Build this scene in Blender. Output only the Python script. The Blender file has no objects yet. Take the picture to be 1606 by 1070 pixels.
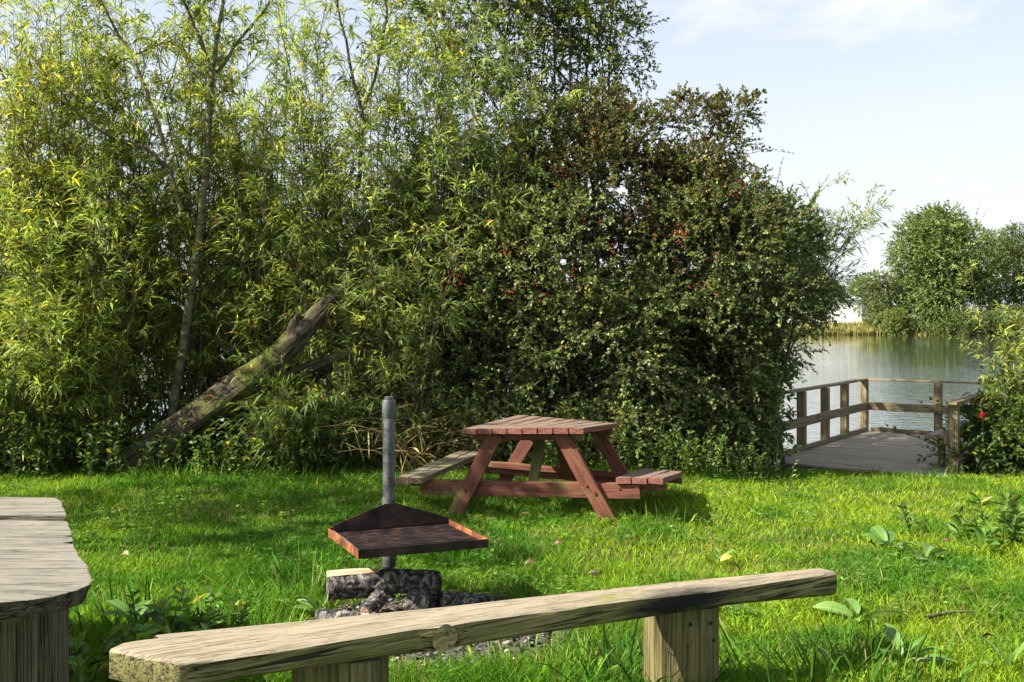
import bpy, bmesh, math, random
import numpy as np
from mathutils import Vector, Matrix, noise as mnoise

R = math.radians
sc = bpy.context.scene
COL = sc.collection

# ------------------------------------------------------------------ camera
F = 1542.0                      # focal length in photo pixels (photo 1606 x 1070)
EYE = 1.56
HOR = 500.0                     # horizon row
cam_d = bpy.data.cameras.new("camera"); cam = bpy.data.objects.new("camera", cam_d)
COL.objects.link(cam)
cam.location = (0, 0, EYE); cam.rotation_euler = (R(90), 0, 0)
cam_d.sensor_width = 36; cam_d.lens = 36 * F / 1606
cam_d.shift_y = -(535 - HOR) / 1606
cam_d.clip_start = 0.05; cam_d.clip_end = 6000
sc.camera = cam
# ------------------------------------------------------------------ light
SUN_AZ = math.atan2(-0.30, -0.92)      # direction towards the sun in plan
SUN_EL = R(41)
w = bpy.data.worlds.new("World"); sc.world = w; w.use_nodes = True
nt = w.node_tree; N = nt.nodes; L = nt.links
for n in list(N): N.remove(n)
out = N.new('ShaderNodeOutputWorld'); bg = N.new('ShaderNodeBackground'); bg.inputs[1].default_value = 0.075
sky = N.new('ShaderNodeTexSky'); sky.sky_type = 'NISHITA'; sky.sun_disc = False
sky.sun_elevation = SUN_EL; sky.sun_rotation = math.pi / 2 - SUN_AZ
sky.air_density = 1.0; sky.dust_density = 1.6; sky.ozone_density = 1.6
tc = N.new('ShaderNodeTexCoord'); mp = N.new('ShaderNodeMapping'); mp.inputs['Scale'].default_value = (1.6, 1.6, 4.2)
mp.inputs['Location'].default_value = (0.35, 0.1, 0.55)
nz = N.new('ShaderNodeTexNoise'); nz.inputs['Scale'].default_value = 1.7; nz.inputs['Detail'].default_value = 7; nz.inputs['Roughness'].default_value = 0.55
cr = N.new('ShaderNodeValToRGB'); cr.color_ramp.elements[0].position = 0.45; cr.color_ramp.elements[1].position = 0.66
cr.color_ramp.elements[0].color = (0.12, 0.12, 0.12, 1); cr.color_ramp.elements[1].color = (0.95, 0.95, 0.95, 1)
mx = N.new('ShaderNodeMix'); mx.data_type = 'RGBA'
mx.inputs[7].default_value = (4.9, 5.0, 5.25, 1)
sxyz = N.new('ShaderNodeSeparateXYZ'); veil = N.new('ShaderNodeMapRange')      # pale veil that thickens to the horizon all round
veil.inputs[1].default_value = 0.0; veil.inputs[2].default_value = 0.5; veil.inputs[3].default_value = 0.95; veil.inputs[4].default_value = 0.22
L.new(tc.outputs['Generated'], sxyz.inputs[0]); L.new(sxyz.outputs[2], veil.inputs[0])
mxf = N.new('ShaderNodeMath'); mxf.operation = 'MAXIMUM'
L.new(tc.outputs['Generated'], mp.inputs[0]); L.new(mp.outputs[0], nz.inputs[0]); L.new(nz.outputs[0], cr.inputs[0])
L.new(cr.outputs[0], mxf.inputs[0]); L.new(veil.outputs[0], mxf.inputs[1]); L.new(mxf.outputs[0], mx.inputs[0]); L.new(sky.outputs[0], mx.inputs[6]); L.new(mx.outputs[2], bg.inputs[0]); L.new(bg.outputs[0], out.inputs[0])

sd = bpy.data.lights.new("sun", 'SUN'); sun = bpy.data.objects.new("sun", sd); COL.objects.link(sun)
sd.energy = 5.0; sd.angle = R(0.53); sd.color = (1.0, 0.93, 0.80)
to_sun = Vector((math.cos(SUN_AZ) * math.cos(SUN_EL), math.sin(SUN_AZ) * math.cos(SUN_EL), math.sin(SUN_EL)))
sun.rotation_euler = to_sun.to_track_quat('Z', 'Y').to_euler()
vs = sc.view_settings; vs.view_transform = 'Standard'; vs.look = 'None'; vs.exposure = 1.52; vs.gamma = 1.0; vs.use_curve_mapping = False
sc.render.engine = 'CYCLES'
sc.cycles.max_bounces = 8; sc.cycles.diffuse_bounces = 4; sc.cycles.transmission_bounces = 6

# ------------------------------------------------------------------ helpers
rng = np.random.default_rng(7)
random.seed(7)

def P(px, py, Y):               # photo pixel at distance Y -> world point
    return Vector(((px - 803) * Y / F, Y, EYE - (py - HOR) * Y / F))

def empty(name, loc, label=None, cat=None, group=None):
    o = bpy.data.objects.new(name, None); COL.objects.link(o); o.location = loc
    o.empty_display_size = 0.1
    if label: tag(o, label, cat, group)
    return o

def tag(o, label=None, cat=None, group=None, kind=None):
    if label: o['label'] = label
    if cat: o['category'] = cat
    if group: o['group'] = group
    if kind: o['kind'] = kind
    return o

def add(name, me, mat=None, parent=None, M=None):
    o = bpy.data.objects.new(name, me); COL.objects.link(o)
    if mat is not None and len(me.materials) == 0: me.materials.append(mat)
    M = M or Matrix.Identity(4)
    if parent is not None:
        o.parent = parent
        base = Vector((0, 0, 0)); p = parent
        inv = Matrix.Identity(4); chain = []
        while p is not None: chain.append(p); p = p.parent
        W = Matrix.Identity(4)
        for q in reversed(chain): W = W @ q.matrix_basis
        o.matrix_basis = W.inverted() @ M
    else:
        o.matrix_basis = M
    return o

def npmesh(name, V, T, tint=None, smooth=False):
    """V (n,3) float, T (m,3) int triangles, tint (n,3) point colours"""
    V = np.asarray(V, dtype=np.float32); T = np.asarray(T, dtype=np.int32)
    me = bpy.data.meshes.new(name)
    me.vertices.add(len(V)); me.vertices.foreach_set('co', V.ravel())
    me.loops.add(len(T) * 3); me.loops.foreach_set('vertex_index', T.ravel())
    me.polygons.add(len(T)); me.polygons.foreach_set('loop_start', np.arange(0, len(T) * 3, 3, dtype=np.int32))
    if smooth: me.polygons.foreach_set('use_smooth', np.ones(len(T), dtype=bool))
    me.update(calc_edges=True)
    if tint is not None:
        a = me.attributes.new('tint', 'FLOAT_COLOR', 'POINT')
        c = np.ones((len(V), 4), dtype=np.float32); c[:, :3] = tint
        a.data.foreach_set('color', c.ravel())
    return me

class Acc:                      # collects triangle soup
    def __init__(s): s.V = []; s.T = []; s.C = []; s.n = 0
    def put(s, V, T, C=None):
        s.V.append(V); s.T.append(T + s.n); s.n += len(V)
        s.C.append(np.ones((len(V), 3)) * 0.5 if C is None else C)
    def mesh(s, name, smooth=False):
        return npmesh(name, np.concatenate(s.V), np.concatenate(s.T), np.concatenate(s.C), smooth)

def unit(a): return a / np.maximum(np.linalg.norm(a, axis=-1, keepdims=True), 1e-9)

def rdir(r, n):
    return unit(r.normal(size=(n, 3)))

def tubes(Pt, Rd, S=4, C=None):
    """Pt (n,k,3) polylines, Rd (n,k) radii -> verts, tris"""
    n, k, _ = Pt.shape
    tan = np.gradient(Pt, axis=1); tan = unit(tan)
    ref = np.where(np.abs(tan[..., 2:3]) > 0.9, np.array([1.0, 0, 0]), np.array([0, 0, 1.0]))
    a = unit(np.cross(tan, ref)); b = np.cross(tan, a)
    th = np.arange(S) * 2 * math.pi / S
    V = Pt[:, :, None, :] + Rd[:, :, None, None] * (np.cos(th)[None, None, :, None] * a[:, :, None, :] + np.sin(th)[None, None, :, None] * b[:, :, None, :])
    V = V.reshape(-1, 3)
    i = np.arange(n)[:, None, None] * k * S; j = np.arange(k - 1)[None, :, None] * S; m = np.arange(S)[None, None, :]; m2 = (m + 1) % S
    q0 = i + j + m; q1 = i + j + m2; q2 = i + j + S + m2; q3 = i + j + S + m
    T = np.concatenate([np.stack([q0, q1, q2], -1).reshape(-1, 3), np.stack([q0, q2, q3], -1).reshape(-1, 3)])
    if C is None: C = np.full((n, 3), 0.5)
    return V, T, np.repeat(C, k * S, axis=0)

def lance(B, D, Nn, Ln, Wd, droop, C, t1=0.3, t2=0.7, w2=0.75, bw=0.0):
    """long leaves or blades: 4 (bw=0) triangles each"""
    n = len(B); D = unit(D); S = unit(np.cross(D, Nn))
    dz = np.array([0, 0, -1.0])
    def pt(t): return B + D * (Ln * t)[:, None] + dz * (droop * Ln * t * t)[:, None]
    p1, p2, p3 = pt(t1), pt(t2), pt(1.0)
    V = np.stack([B, p1 - S * Wd[:, None] / 2, p1 + S * Wd[:, None] / 2, p2 - S * Wd[:, None] * w2 / 2, p2 + S * Wd[:, None] * w2 / 2, p3], 1).reshape(-1, 3)
    f = np.array([[0, 2, 1], [1, 2, 4], [1, 4, 3], [3, 4, 5]])
    T = (np.arange(n)[:, None, None] * 6 + f[None]).reshape(-1, 3)
    return V, T, np.repeat(C, 6, axis=0)

def blades(B, D, Nn, Ln, Wd, droop, C):
    """grass blades: wide at the foot, 3 triangles"""
    n = len(B); D = unit(D); S = unit(np.cross(D, Nn)) * Wd[:, None] / 2
    H = unit(D * np.array([1, 1, 0.0]) + 1e-6)
    p1 = B + D * (Ln * 0.5)[:, None]
    p2 = B + D * (Ln * 0.9)[:, None] + H * (droop * Ln * 0.55)[:, None] - np.array([0, 0, 1.0]) * (droop * Ln * 0.35)[:, None]
    V = np.stack([B - S, B + S, p1 - S * 0.8, p1 + S * 0.8, p2], 1).reshape(-1, 3)
    f = np.array([[0, 1, 3], [0, 3, 2], [2, 3, 4]])
    T = (np.arange(n)[:, None, None] * 5 + f[None]).reshape(-1, 3)
    return V, T, np.repeat(C, 5, axis=0)

def ovals(B, D, Nn, Ln, Wd, fold, C):
    """small oval leaves folded on the midrib: 2 triangles"""
    n = len(B); D = unit(D); S = unit(np.cross(D, Nn)); U = np.cross(S, D)
    a = B + D * (Ln * 0.5)[:, None]; t = B + D * Ln[:, None] - U * (Ln * 0.1)[:, None]
    up = U * (fold * Wd)[:, None]
    V = np.stack([B, a - S * Wd[:, None] / 2 + up, a + S * Wd[:, None] / 2 + up, t], 1).reshape(-1, 3)
    f = np.array([[0, 3, 1], [0, 2, 3]])
    T = (np.arange(n)[:, None, None] * 4 + f[None]).reshape(-1, 3)
    return V, T, np.repeat(C, 4, axis=0)

def slim(B, D, Nn, Ln, Wd, droop, C):
    """narrow willow leaves, bent down: 2 triangles"""
    n = len(B); D = unit(D); S = unit(np.cross(D, Nn)); dz = np.array([0, 0, -1.0])
    a = B + D * (Ln * 0.42)[:, None] + dz * (droop * Ln * 0.10)[:, None]; t = B + D * Ln[:, None] + dz * (droop * Ln)[:, None]
    V = np.stack([B, a - S * Wd[:, None] / 2, a + S * Wd[:, None] / 2, t], 1).reshape(-1, 3)
    f = np.array([[0, 2, 1], [1, 2, 3]])
    T = (np.arange(n)[:, None, None] * 4 + f[None]).reshape(-1, 3)
    return V, T, np.repeat(C, 4, axis=0)

def tintvar(r, n, base, var=0.25, alts=()):
    """per-leaf natural colour: base, brightness spread, and a share of other leaf colours"""
    c = np.array(base)[None, :] * np.exp(r.normal(0, var, size=(n, 1))) * (1 + r.normal(0, 0.08, size=(n, 3)))
    for share, col in alts:
        m = r.random(n) < share
        c[m] = np.array(col)[None, :] * np.exp(r.normal(0, var, size=(m.sum(), 1)))
    return np.clip(c, 0.002, 0.9)

def vnoise(x, y, s, seed=0):
    """cheap smooth 2-D value noise on arrays, 0..1"""
    x = x * s + seed * 17.3; y = y * s + seed * 9.1
    xi = np.floor(x).astype(np.int64); yi = np.floor(y).astype(np.int64); fx = x - xi; fy = y - yi
    fx = fx * fx * (3 - 2 * fx); fy = fy * fy * (3 - 2 * fy)
    def h(a, b):
        n = (a * 374761393 + b * 668265263 + seed * 1013) & 0x7fffffff
        n = ((n ^ (n >> 13)) * 1274126177) & 0x7fffffff
        return ((n ^ (n >> 16)) & 0xffff) / 65535.0
    return (h(xi, yi) * (1 - fx) + h(xi + 1, yi) * fx) * (1 - fy) + (h(xi, yi + 1) * (1 - fx) + h(xi + 1, yi + 1) * fx) * fy

# ------------------------------------------------------------------ materials
def nodes(name):
    m = bpy.data.materials.new(name); m.use_nodes = True
    n = m.node_tree.nodes; l = m.node_tree.links
    b = n['Principled BSDF']
    return m, n, l, b

def leaf_mat(name, trans=0.35, rough=0.42, spec=0.45, tcol=(1.25, 1.2, 0.55)):
    m, n, l, b = nodes(name)
    a = n.new('ShaderNodeAttribute'); a.attribute_name = 'tint'
    b.inputs['Roughness'].default_value = rough; b.inputs['Specular IOR Level'].default_value = spec
    l.new(a.outputs['Color'], b.inputs['Base Color'])
    t = n.new('ShaderNodeBsdfTranslucent'); mu = n.new('ShaderNodeMix'); mu.data_type = 'RGBA'; mu.blend_type = 'MULTIPLY'
    mu.inputs[0].default_value = 1; mu.inputs[7].default_value = (*tcol, 1)
    l.new(a.outputs['Color'], mu.inputs[6]); l.new(mu.outputs[2], t.inputs[0])
    ms = n.new('ShaderNodeMixShader'); ms.inputs[0].default_value = trans
    l.new(b.outputs[0], ms.inputs[1]); l.new(t.outputs[0], ms.inputs[2]); l.new(ms.outputs[0], n['Material Output'].inputs[0])
    return m

def ramp(n, stops):
    r = n.new('ShaderNodeValToRGB'); e = r.color_ramp.elements
    while len(e) < len(stops): e.new(0.5)
    for i, (p, c) in enumerate(stops):
        e[i].position = p; e[i].color = (*c, 1) if len(c) == 3 else c
    return r

def mixc(n, l, fac, a, b, blend='MIX'):
    m = n.new('ShaderNodeMix'); m.data_type = 'RGBA'; m.blend_type = blend
    for s, v in ((0, fac), (6, a), (7, b)):
        if hasattr(v, 'links') or hasattr(v, 'is_linked'): l.new(v, m.inputs[s])
        elif s == 0: m.inputs[0].default_value = v
        else: m.inputs[s].default_value = (*v, 1)
    return m.outputs[2]

def coords(n, l, scale, rand=True):
    t = n.new('ShaderNodeTexCoord'); mp = n.new('ShaderNodeMapping'); mp.inputs['Scale'].default_value = scale
    l.new(t.outputs['Object'], mp.inputs[0])
    if rand:
        o = n.new('ShaderNodeObjectInfo'); ml = n.new('ShaderNodeMath'); ml.operation = 'MULTIPLY'; ml.inputs[1].default_value = 37.0
        l.new(o.outputs['Random'], ml.inputs[0])
        cx = n.new('ShaderNodeCombineXYZ')
        for i in range(3): l.new(ml.outputs[0], cx.inputs[i])
        l.new(cx.outputs[0], mp.inputs['Location'])
    return mp.outputs[0]

def tex(n, l, co, scale, detail=5, rough=0.6, dist=0.0):
    t = n.new('ShaderNodeTexNoise'); t.inputs['Scale'].default_value = scale; t.inputs['Detail'].default_value = detail
    t.inputs['Roughness'].default_value = rough; t.inputs['Distortion'].default_value = dist
    l.new(co, t.inputs[0]); return t.outputs[0]

def bump(n, l, b, h, strength=0.4, dist=0.01):
    u = n.new('ShaderNodeBump'); u.inputs['Strength'].default_value = strength; u.inputs['Distance'].default_value = dist
    l.new(h, u.inputs['Height']); l.new(u.outputs[0], b.inputs['Normal']); return u

def wood(name, pale, mid, dark, patches=(), grain=(1.2, 26, 26), top=None, rough=0.8, cracks=0.5, bstr=0.5, bdist=0.006, char=None):
    """weathered timber, grain along local X. patches: (colour, noise scale, threshold). top: colour of the upward, worn faces"""
    m, n, l, b = nodes(name)
    g = coords(n, l, grain); o = coords(n, l, (1, 1, 1))
    g1 = tex(n, l, g, 1.0, 8, 0.68, 1.2); g2 = tex(n, l, coords(n, l, (grain[0] * 1.6, grain[1] * 4.5, grain[2] * 4.5)), 1.0, 6, 0.7, 0.4)
    gm = n.new('ShaderNodeMix'); gm.inputs[0].default_value = 0.6; l.new(g1, gm.inputs[2]); l.new(g2, gm.inputs[3]); gr = gm.outputs[0]
    base = ramp(n, [(0.41, dark), (0.5, mid), (0.59, pale)]); l.new(gr, base.inputs[0])
    colr = base.outputs[0]; topmask = None
    if top is not None:
        ge = n.new('ShaderNodeNewGeometry'); sx = n.new('ShaderNodeSeparateXYZ'); l.new(ge.outputs['Normal'], sx.inputs[0])
        mr = n.new('ShaderNodeMapRange'); mr.inputs[1].default_value = 0.45; mr.inputs[2].default_value = 0.85; l.new(sx.outputs[2], mr.inputs[0])
        topmask = mr.outputs[0]; tb = tex(n, l, coords(n, l, (2.2, 6, 6)), 2.0, 9, 0.75, 0.6); tmx = n.new('ShaderNodeMix'); tmx.inputs[0].default_value = 0.5; l.new(gr, tmx.inputs[2]); l.new(tb, tmx.inputs[3])
        tr = ramp(n, [(0.36, tuple(c * 0.5 for c in top)), (0.47, top), (0.62, tuple(min(1, c * 1.3) for c in top))]); l.new(tmx.outputs[0], tr.inputs[0])
        colr = mixc(n, l, mr.outputs[0], colr, tr.outputs[0])
    for c, s, th in patches:
        nn = tex(n, l, o, s, 6, 0.62, 0.3); rr = ramp(n, [(th, (0, 0, 0)), (th + 0.16, (1, 1, 1))]); l.new(nn, rr.inputs[0])
        colr = mixc(n, l, rr.outputs[0], colr, c)
    ck = coords(n, l, (grain[0] * 0.8, grain[1] * 1.7, grain[2] * 1.7)); cn = tex(n, l, ck, 1.0, 4, 0.55, 1.0)
    cr_ = ramp(n, [(0.39, (0, 0, 0)), (0.43, (1, 1, 1))]); l.new(cn, cr_.inputs[0])
    cm = n.new('ShaderNodeMath'); cm.operation = 'MULTIPLY'; cm.inputs[1].default_value = cracks
    iv = n.new('ShaderNodeMath'); iv.operation = 'SUBTRACT'; iv.inputs[0].default_value = 1; l.new(cr_.outputs[0], iv.inputs[1]); l.new(iv.outputs[0], cm.inputs[0])
    if topmask is not None:
        tm = n.new('ShaderNodeMapRange'); tm.inputs[3].default_value = 1.0; tm.inputs[4].default_value = 0.45; l.new(topmask, tm.inputs[0])
        c2_ = n.new('ShaderNodeMath'); c2_.operation = 'MULTIPLY'; l.new(cm.outputs[0], c2_.inputs[0]); l.new(tm.outputs[0], c2_.inputs[1]); cm = c2_
    colr = mixc(n, l, cm.outputs[0], colr, tuple(c * 0.25 for c in dark))
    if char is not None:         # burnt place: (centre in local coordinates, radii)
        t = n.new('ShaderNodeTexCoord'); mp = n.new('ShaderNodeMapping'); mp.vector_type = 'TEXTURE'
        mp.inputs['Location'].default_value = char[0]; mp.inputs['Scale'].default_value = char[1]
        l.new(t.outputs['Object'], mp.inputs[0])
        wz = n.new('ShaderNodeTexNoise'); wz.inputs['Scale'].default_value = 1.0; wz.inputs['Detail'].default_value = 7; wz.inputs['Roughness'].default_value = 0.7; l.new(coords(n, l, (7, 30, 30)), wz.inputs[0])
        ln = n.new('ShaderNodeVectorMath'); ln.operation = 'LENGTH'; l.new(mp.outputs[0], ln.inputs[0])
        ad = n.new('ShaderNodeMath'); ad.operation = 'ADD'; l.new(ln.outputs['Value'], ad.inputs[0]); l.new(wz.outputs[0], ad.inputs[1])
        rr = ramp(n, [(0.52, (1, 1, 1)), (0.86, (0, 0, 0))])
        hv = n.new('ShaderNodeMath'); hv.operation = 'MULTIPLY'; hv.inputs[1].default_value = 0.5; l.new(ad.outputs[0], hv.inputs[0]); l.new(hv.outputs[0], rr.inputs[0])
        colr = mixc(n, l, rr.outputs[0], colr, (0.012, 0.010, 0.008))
    l.new(colr, b.inputs['Base Color']); b.inputs['Roughness'].default_value = rough; b.inputs['Specular IOR Level'].default_value = 0.25
    hh = n.new('ShaderNodeMath'); hh.operation = 'MULTIPLY'; l.new(gr, hh.inputs[0]); l.new(cr_.outputs[0], hh.inputs[1])
    bump(n, l, b, hh.outputs[0], bstr, bdist)
    return m

def bark(name, pale, mid, dark, scale=(5, 14, 14), moss=None, bdist=0.02):
    m, n, l, b = nodes(name)
    g = coords(n, l, scale); gr = tex(n, l, g, 1.6, 9, 0.72, 0.9)
    base = ramp(n, [(0.38, dark), (0.5, mid), (0.62, pale)]); l.new(gr, base.inputs[0]); colr = base.outputs[0]
    if moss:
        nn = tex(n, l, coords(n, l, (1, 1, 1)), 3.2, 6, 0.65); rr = ramp(n, [(0.48, (0, 0, 0)), (0.6, (1, 1, 1))]); l.new(nn, rr.inputs[0])
        colr = mixc(n, l, rr.outputs[0], colr, moss)
    l.new(colr, b.inputs['Base Color']); b.inputs['Roughness'].default_value = 0.88; b.inputs['Specular IOR Level'].default_value = 0.2
    bump(n, l, b, gr, 0.8, bdist); return m

def metal(name, c1, c2, c3, scale=9, rough=0.55, metallic=0.5, bd=0.003):
    m, n, l, b = nodes(name)
    co = coords(n, l, (1, 1, 1)); a = tex(n, l, co, scale, 8, 0.68, 0.3)
    base = ramp(n, [(0.34, c1), (0.5, c2), (0.66, c3)]); l.new(a, base.inputs[0]); l.new(base.outputs[0], b.inputs['Base Color'])
    rr = ramp(n, [(0.3, (rough - 0.15,) * 3), (0.7, (min(1, rough + 0.25),) * 3)]); l.new(a, rr.inputs[0]); l.new(rr.outputs[0], b.inputs['Roughness'])
    b.inputs['Metallic'].default_value = metallic
    bump(n, l, b, tex(n, l, co, scale * 7, 4, 0.6), 0.35, bd); return m

def plain(name, c, rough=0.7, var=0.25, scale=12):
    m, n, l, b = nodes(name)
    a = tex(n, l, coords(n, l, (1, 1, 1)), scale, 5, 0.6)
    r_ = ramp(n, [(0.3, tuple(x * (1 - var) for x in c)), (0.7, tuple(min(1, x * (1 + var)) for x in c))]); l.new(a, r_.inputs[0])
    l.new(r_.outputs[0], b.inputs['Base Color']); b.inputs['Roughness'].default_value = rough; return m

M_WILLOW = leaf_mat('willow_leaf', 0.5, 0.45, 0.35)
M_HAW = leaf_mat('hawthorn_leaf', 0.38, 0.42, 0.42)
M_LEAF = leaf_mat('soft_leaf', 0.44, 0.48, 0.35)
M_FAR = leaf_mat('far_leaf', 0.30, 0.6, 0.2)
M_GRASS = leaf_mat('grass_blade', 0.42, 0.6, 0.15, (1.2, 1.2, 0.4))
M_STRAW = leaf_mat('straw', 0.25, 0.6, 0.2, (1.1, 1.0, 0.7))
M_STEM = bark('willow_bark', (0.20, 0.17, 0.10), (0.11, 0.10, 0.055), (0.035, 0.03, 0.02), (3, 9, 9))
M_DBARK = bark('dark_bark', (0.12, 0.10, 0.075), (0.06, 0.05, 0.035), (0.02, 0.016, 0.012), (4, 9, 9))
M_TRUNK = bark('fallen_bark', (0.16, 0.13, 0.085), (0.065, 0.052, 0.033), (0.010, 0.009, 0.007), (2.2, 14, 14), (0.11, 0.115, 0.03), 0.05)  # bark tones darkened to stand in for shade under the willows
M_BERRY = plain('berry_red', (0.33, 0.018, 0.012), 0.35)

# ------------------------------------------------------------------ ground, lake
def gz(x, y):
    x = np.asarray(x, float); y = np.asarray(y, float)
    t = np.maximum(0, y - 5.6)
    sl = np.clip((x - 1.2) / 2.4, 0, 1); sl = 0.014 + 0.042 * sl * sl * (3 - 2 * sl)       # the ground falls towards the jetty
    z = -sl * t * np.clip(t / 1.5, 0, 1)
    z = np.where(y > 60, 0, z)
    sh = 14.3 + 0.5 * (vnoise(x, y * 0, 0.4, 3) - 0.5)          # near shore line
    d = np.maximum(0, y - sh); near = -0.75 * np.clip(d / 1.6, 0, 1) - 0.35 * np.clip(d / 8, 0, 1)
    zz = np.maximum(z, -0.50) + near
    far_sh = 146 + 9 * (vnoise(x, y * 0, 0.035, 5) - 0.5) - 12 * np.clip((-x + 60) / 60, 0, 1)
    u = y - far_sh
    zf = -1.6 + 1.35 * np.clip((u + 3) / 5, 0, 1) + 1.3 * np.clip(u / 60, 0, 1)
    zz = np.where(y > 60, zf, zz)
    bumps = (vnoise(x, y, 1.1, 1) - 0.5) * 0.05 + (vnoise(x, y, 3.3, 2) - 0.5) * 0.02
    return zz + bumps * np.clip((14.5 - y) / 3, 0, 1)

def build_ground():
    ys = np.concatenate([np.linspace(-6, 3, 12), np.linspace(3.2, 18, 150), np.linspace(19, 60, 20), np.linspace(66, 240, 90), np.array([300, 420, 700, 1200, 2400, 4000])])
    xs = np.concatenate([np.array([-3000, -900, -300]), np.linspace(-160, -14, 40), np.linspace(-13.5, 13.5, 180), np.linspace(14, 200, 50), np.array([320, 900, 3000])])
    X, Y = np.meshgrid(xs, ys); Z = gz(X, Y)
    V = np.stack([X, Y, Z], -1).reshape(-1, 3); nx = len(xs); ny = len(ys)
    i = (np.arange(ny - 1)[:, None] * nx + np.arange(nx - 1)[None]).ravel()
    T = np.concatenate([np.stack([i, i + 1, i + nx + 1], -1), np.stack([i, i + nx + 1, i + nx], -1)])
    m, n, l, b = nodes('ground_soil')
    co = coords(n, l, (1, 1, 1), False)
    a = tex(n, l, co, 2.3, 8, 0.6); c = tex(n, l, co, 30, 6, 0.7)
    gr = ramp(n, [(0.3, (0.035, 0.06, 0.010)), (0.55, (0.055, 0.10, 0.014)), (0.75, (0.075, 0.085, 0.025))]); l.new(a, gr.inputs[0])
    sp = ramp(n, [(0.35, (0.5, 0.5, 0.5)), (0.7, (1.3, 1.3, 1.3))]); l.new(c, sp.inputs[0])
    col = mixc(n, l, 1.0, gr.outputs[0], sp.outputs[0], 'MULTIPLY')
    # bare soil: under the thicket (y > 11) and round the fire
    t = n.new('ShaderNodeTexCoord'); s = n.new('ShaderNodeSeparateXYZ'); l.new(t.outputs['Object'], s.inputs[0])
    mr = n.new('ShaderNodeMapRange'); mr.inputs[1].default_value = 11.2; mr.inputs[2].default_value = 12.0; l.new(s.outputs[1], mr.inputs[0])
    mr2 = n.new('ShaderNodeMapRange'); mr2.inputs[1].default_value = 120; mr2.inputs[2].default_value = 121; mr2.inputs[3].default_value = 1; mr2.inputs[4].default_value = 0; l.new(s.outputs[1], mr2.inputs[0])
    mu = n.new('ShaderNodeMath'); mu.operation = 'MULTIPLY'; l.new(mr.outputs[0], mu.inputs[0]); l.new(mr2.outputs[0], mu.inputs[1])
    so = ramp(n, [(0.3, (0.03, 0.022, 0.014)), (0.7, (0.085, 0.065, 0.04))]); l.new(c, so.inputs[0])
    col = mixc(n, l, mu.outputs[0], col, so.outputs[0])
    mp = n.new('ShaderNodeMapping'); mp.vector_type = 'TEXTURE'; mp.inputs['Location'].default_value = (-0.38, 4.95, 0); mp.inputs['Scale'].default_value = (0.7, 0.62, 5)
    l.new(t.outputs['Object'], mp.inputs[0]); ln = n.new('ShaderNodeVectorMath'); ln.operation = 'LENGTH'; l.new(mp.outputs[0], ln.inputs[0])
    ad = n.new('ShaderNodeMath'); ad.operation = 'ADD'; l.new(ln.outputs['Value'], ad.inputs[0]); l.new(a, ad.inputs[1])
    fr = ramp(n, [(0.62, (1, 1, 1)), (0.78, (0, 0, 0))]); hv = n.new('ShaderNodeMath'); hv.operation = 'MULTIPLY'; hv.inputs[1].default_value = 0.5
    l.new(ad.outputs[0], hv.inputs[0]); l.new(hv.outputs[0], fr.inputs[0])
    ash = ramp(n, [(0.36, (0.018, 0.016, 0.014)), (0.62, (0.13, 0.115, 0.10))]); l.new(c, ash.inputs[0])
    col = mixc(n, l, fr.outputs[0], col, ash.outputs[0])
    l.new(col, b.inputs['Base Color']); b.inputs['Roughness'].default_value = 0.95; b.inputs['Specular IOR Level'].default_value = 0.1
    bump(n, l, b, c, 0.7, 0.02)
    g = add('ground', npmesh('ground', V, T, smooth=True), m); g['kind'] = 'structure'
build_ground()

def build_lake():
    m, n, l, b = nodes('lake_water')
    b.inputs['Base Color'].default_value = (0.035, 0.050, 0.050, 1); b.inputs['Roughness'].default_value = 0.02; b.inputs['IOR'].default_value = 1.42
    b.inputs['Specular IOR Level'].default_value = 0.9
    t = n.new('ShaderNodeTexCoord'); mp = n.new('ShaderNodeMapping'); mp.inputs['Scale'].default_value = (1.6, 3.4, 1); mp.inputs['Rotation'].default_value = (0, 0, R(12)); l.new(t.outputs['Object'], mp.inputs[0])
    a = tex(n, l, mp.outputs[0], 1.3, 3, 0.55, 0.4)
    mp2 = n.new('ShaderNodeMapping'); mp2.inputs['Scale'].default_value = (0.02, 0.05, 1); l.new(t.outputs['Object'], mp2.inputs[0])
    c = tex(n, l, mp2.outputs[0], 1.0, 3, 0.5)
    rp = ramp(n, [(0.35, (0.45, 0.45, 0.45)), (0.6, (1, 1, 1))]); l.new(c, rp.inputs[0])
    sy = n.new('ShaderNodeSeparateXYZ'); l.new(t.outputs['Object'], sy.inputs[0]); lee = n.new('ShaderNodeMapRange')    # calm water in the lee of the far trees
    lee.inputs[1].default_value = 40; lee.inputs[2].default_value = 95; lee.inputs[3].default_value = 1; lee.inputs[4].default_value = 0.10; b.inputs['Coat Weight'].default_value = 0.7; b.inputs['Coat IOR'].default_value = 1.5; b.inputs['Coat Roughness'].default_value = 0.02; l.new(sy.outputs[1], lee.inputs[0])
    m2 = n.new('ShaderNodeMath'); m2.operation = 'MULTIPLY'; l.new(lee.outputs[0], m2.inputs[0]); l.new(rp.outputs[0], m2.inputs[1])
    mu = n.new('ShaderNodeMath'); mu.operation = 'MULTIPLY'; l.new(a, mu.inputs[0]); l.new(m2.outputs[0], mu.inputs[1])
    u_ = bump(n, l, b, mu.outputs[0], 1.0, 0.06); l.new(u_.outputs[0], b.inputs['Coat Normal'])
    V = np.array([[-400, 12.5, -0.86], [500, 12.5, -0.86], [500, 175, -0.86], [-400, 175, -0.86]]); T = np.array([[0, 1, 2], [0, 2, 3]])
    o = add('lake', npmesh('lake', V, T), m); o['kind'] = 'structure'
build_lake()

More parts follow.
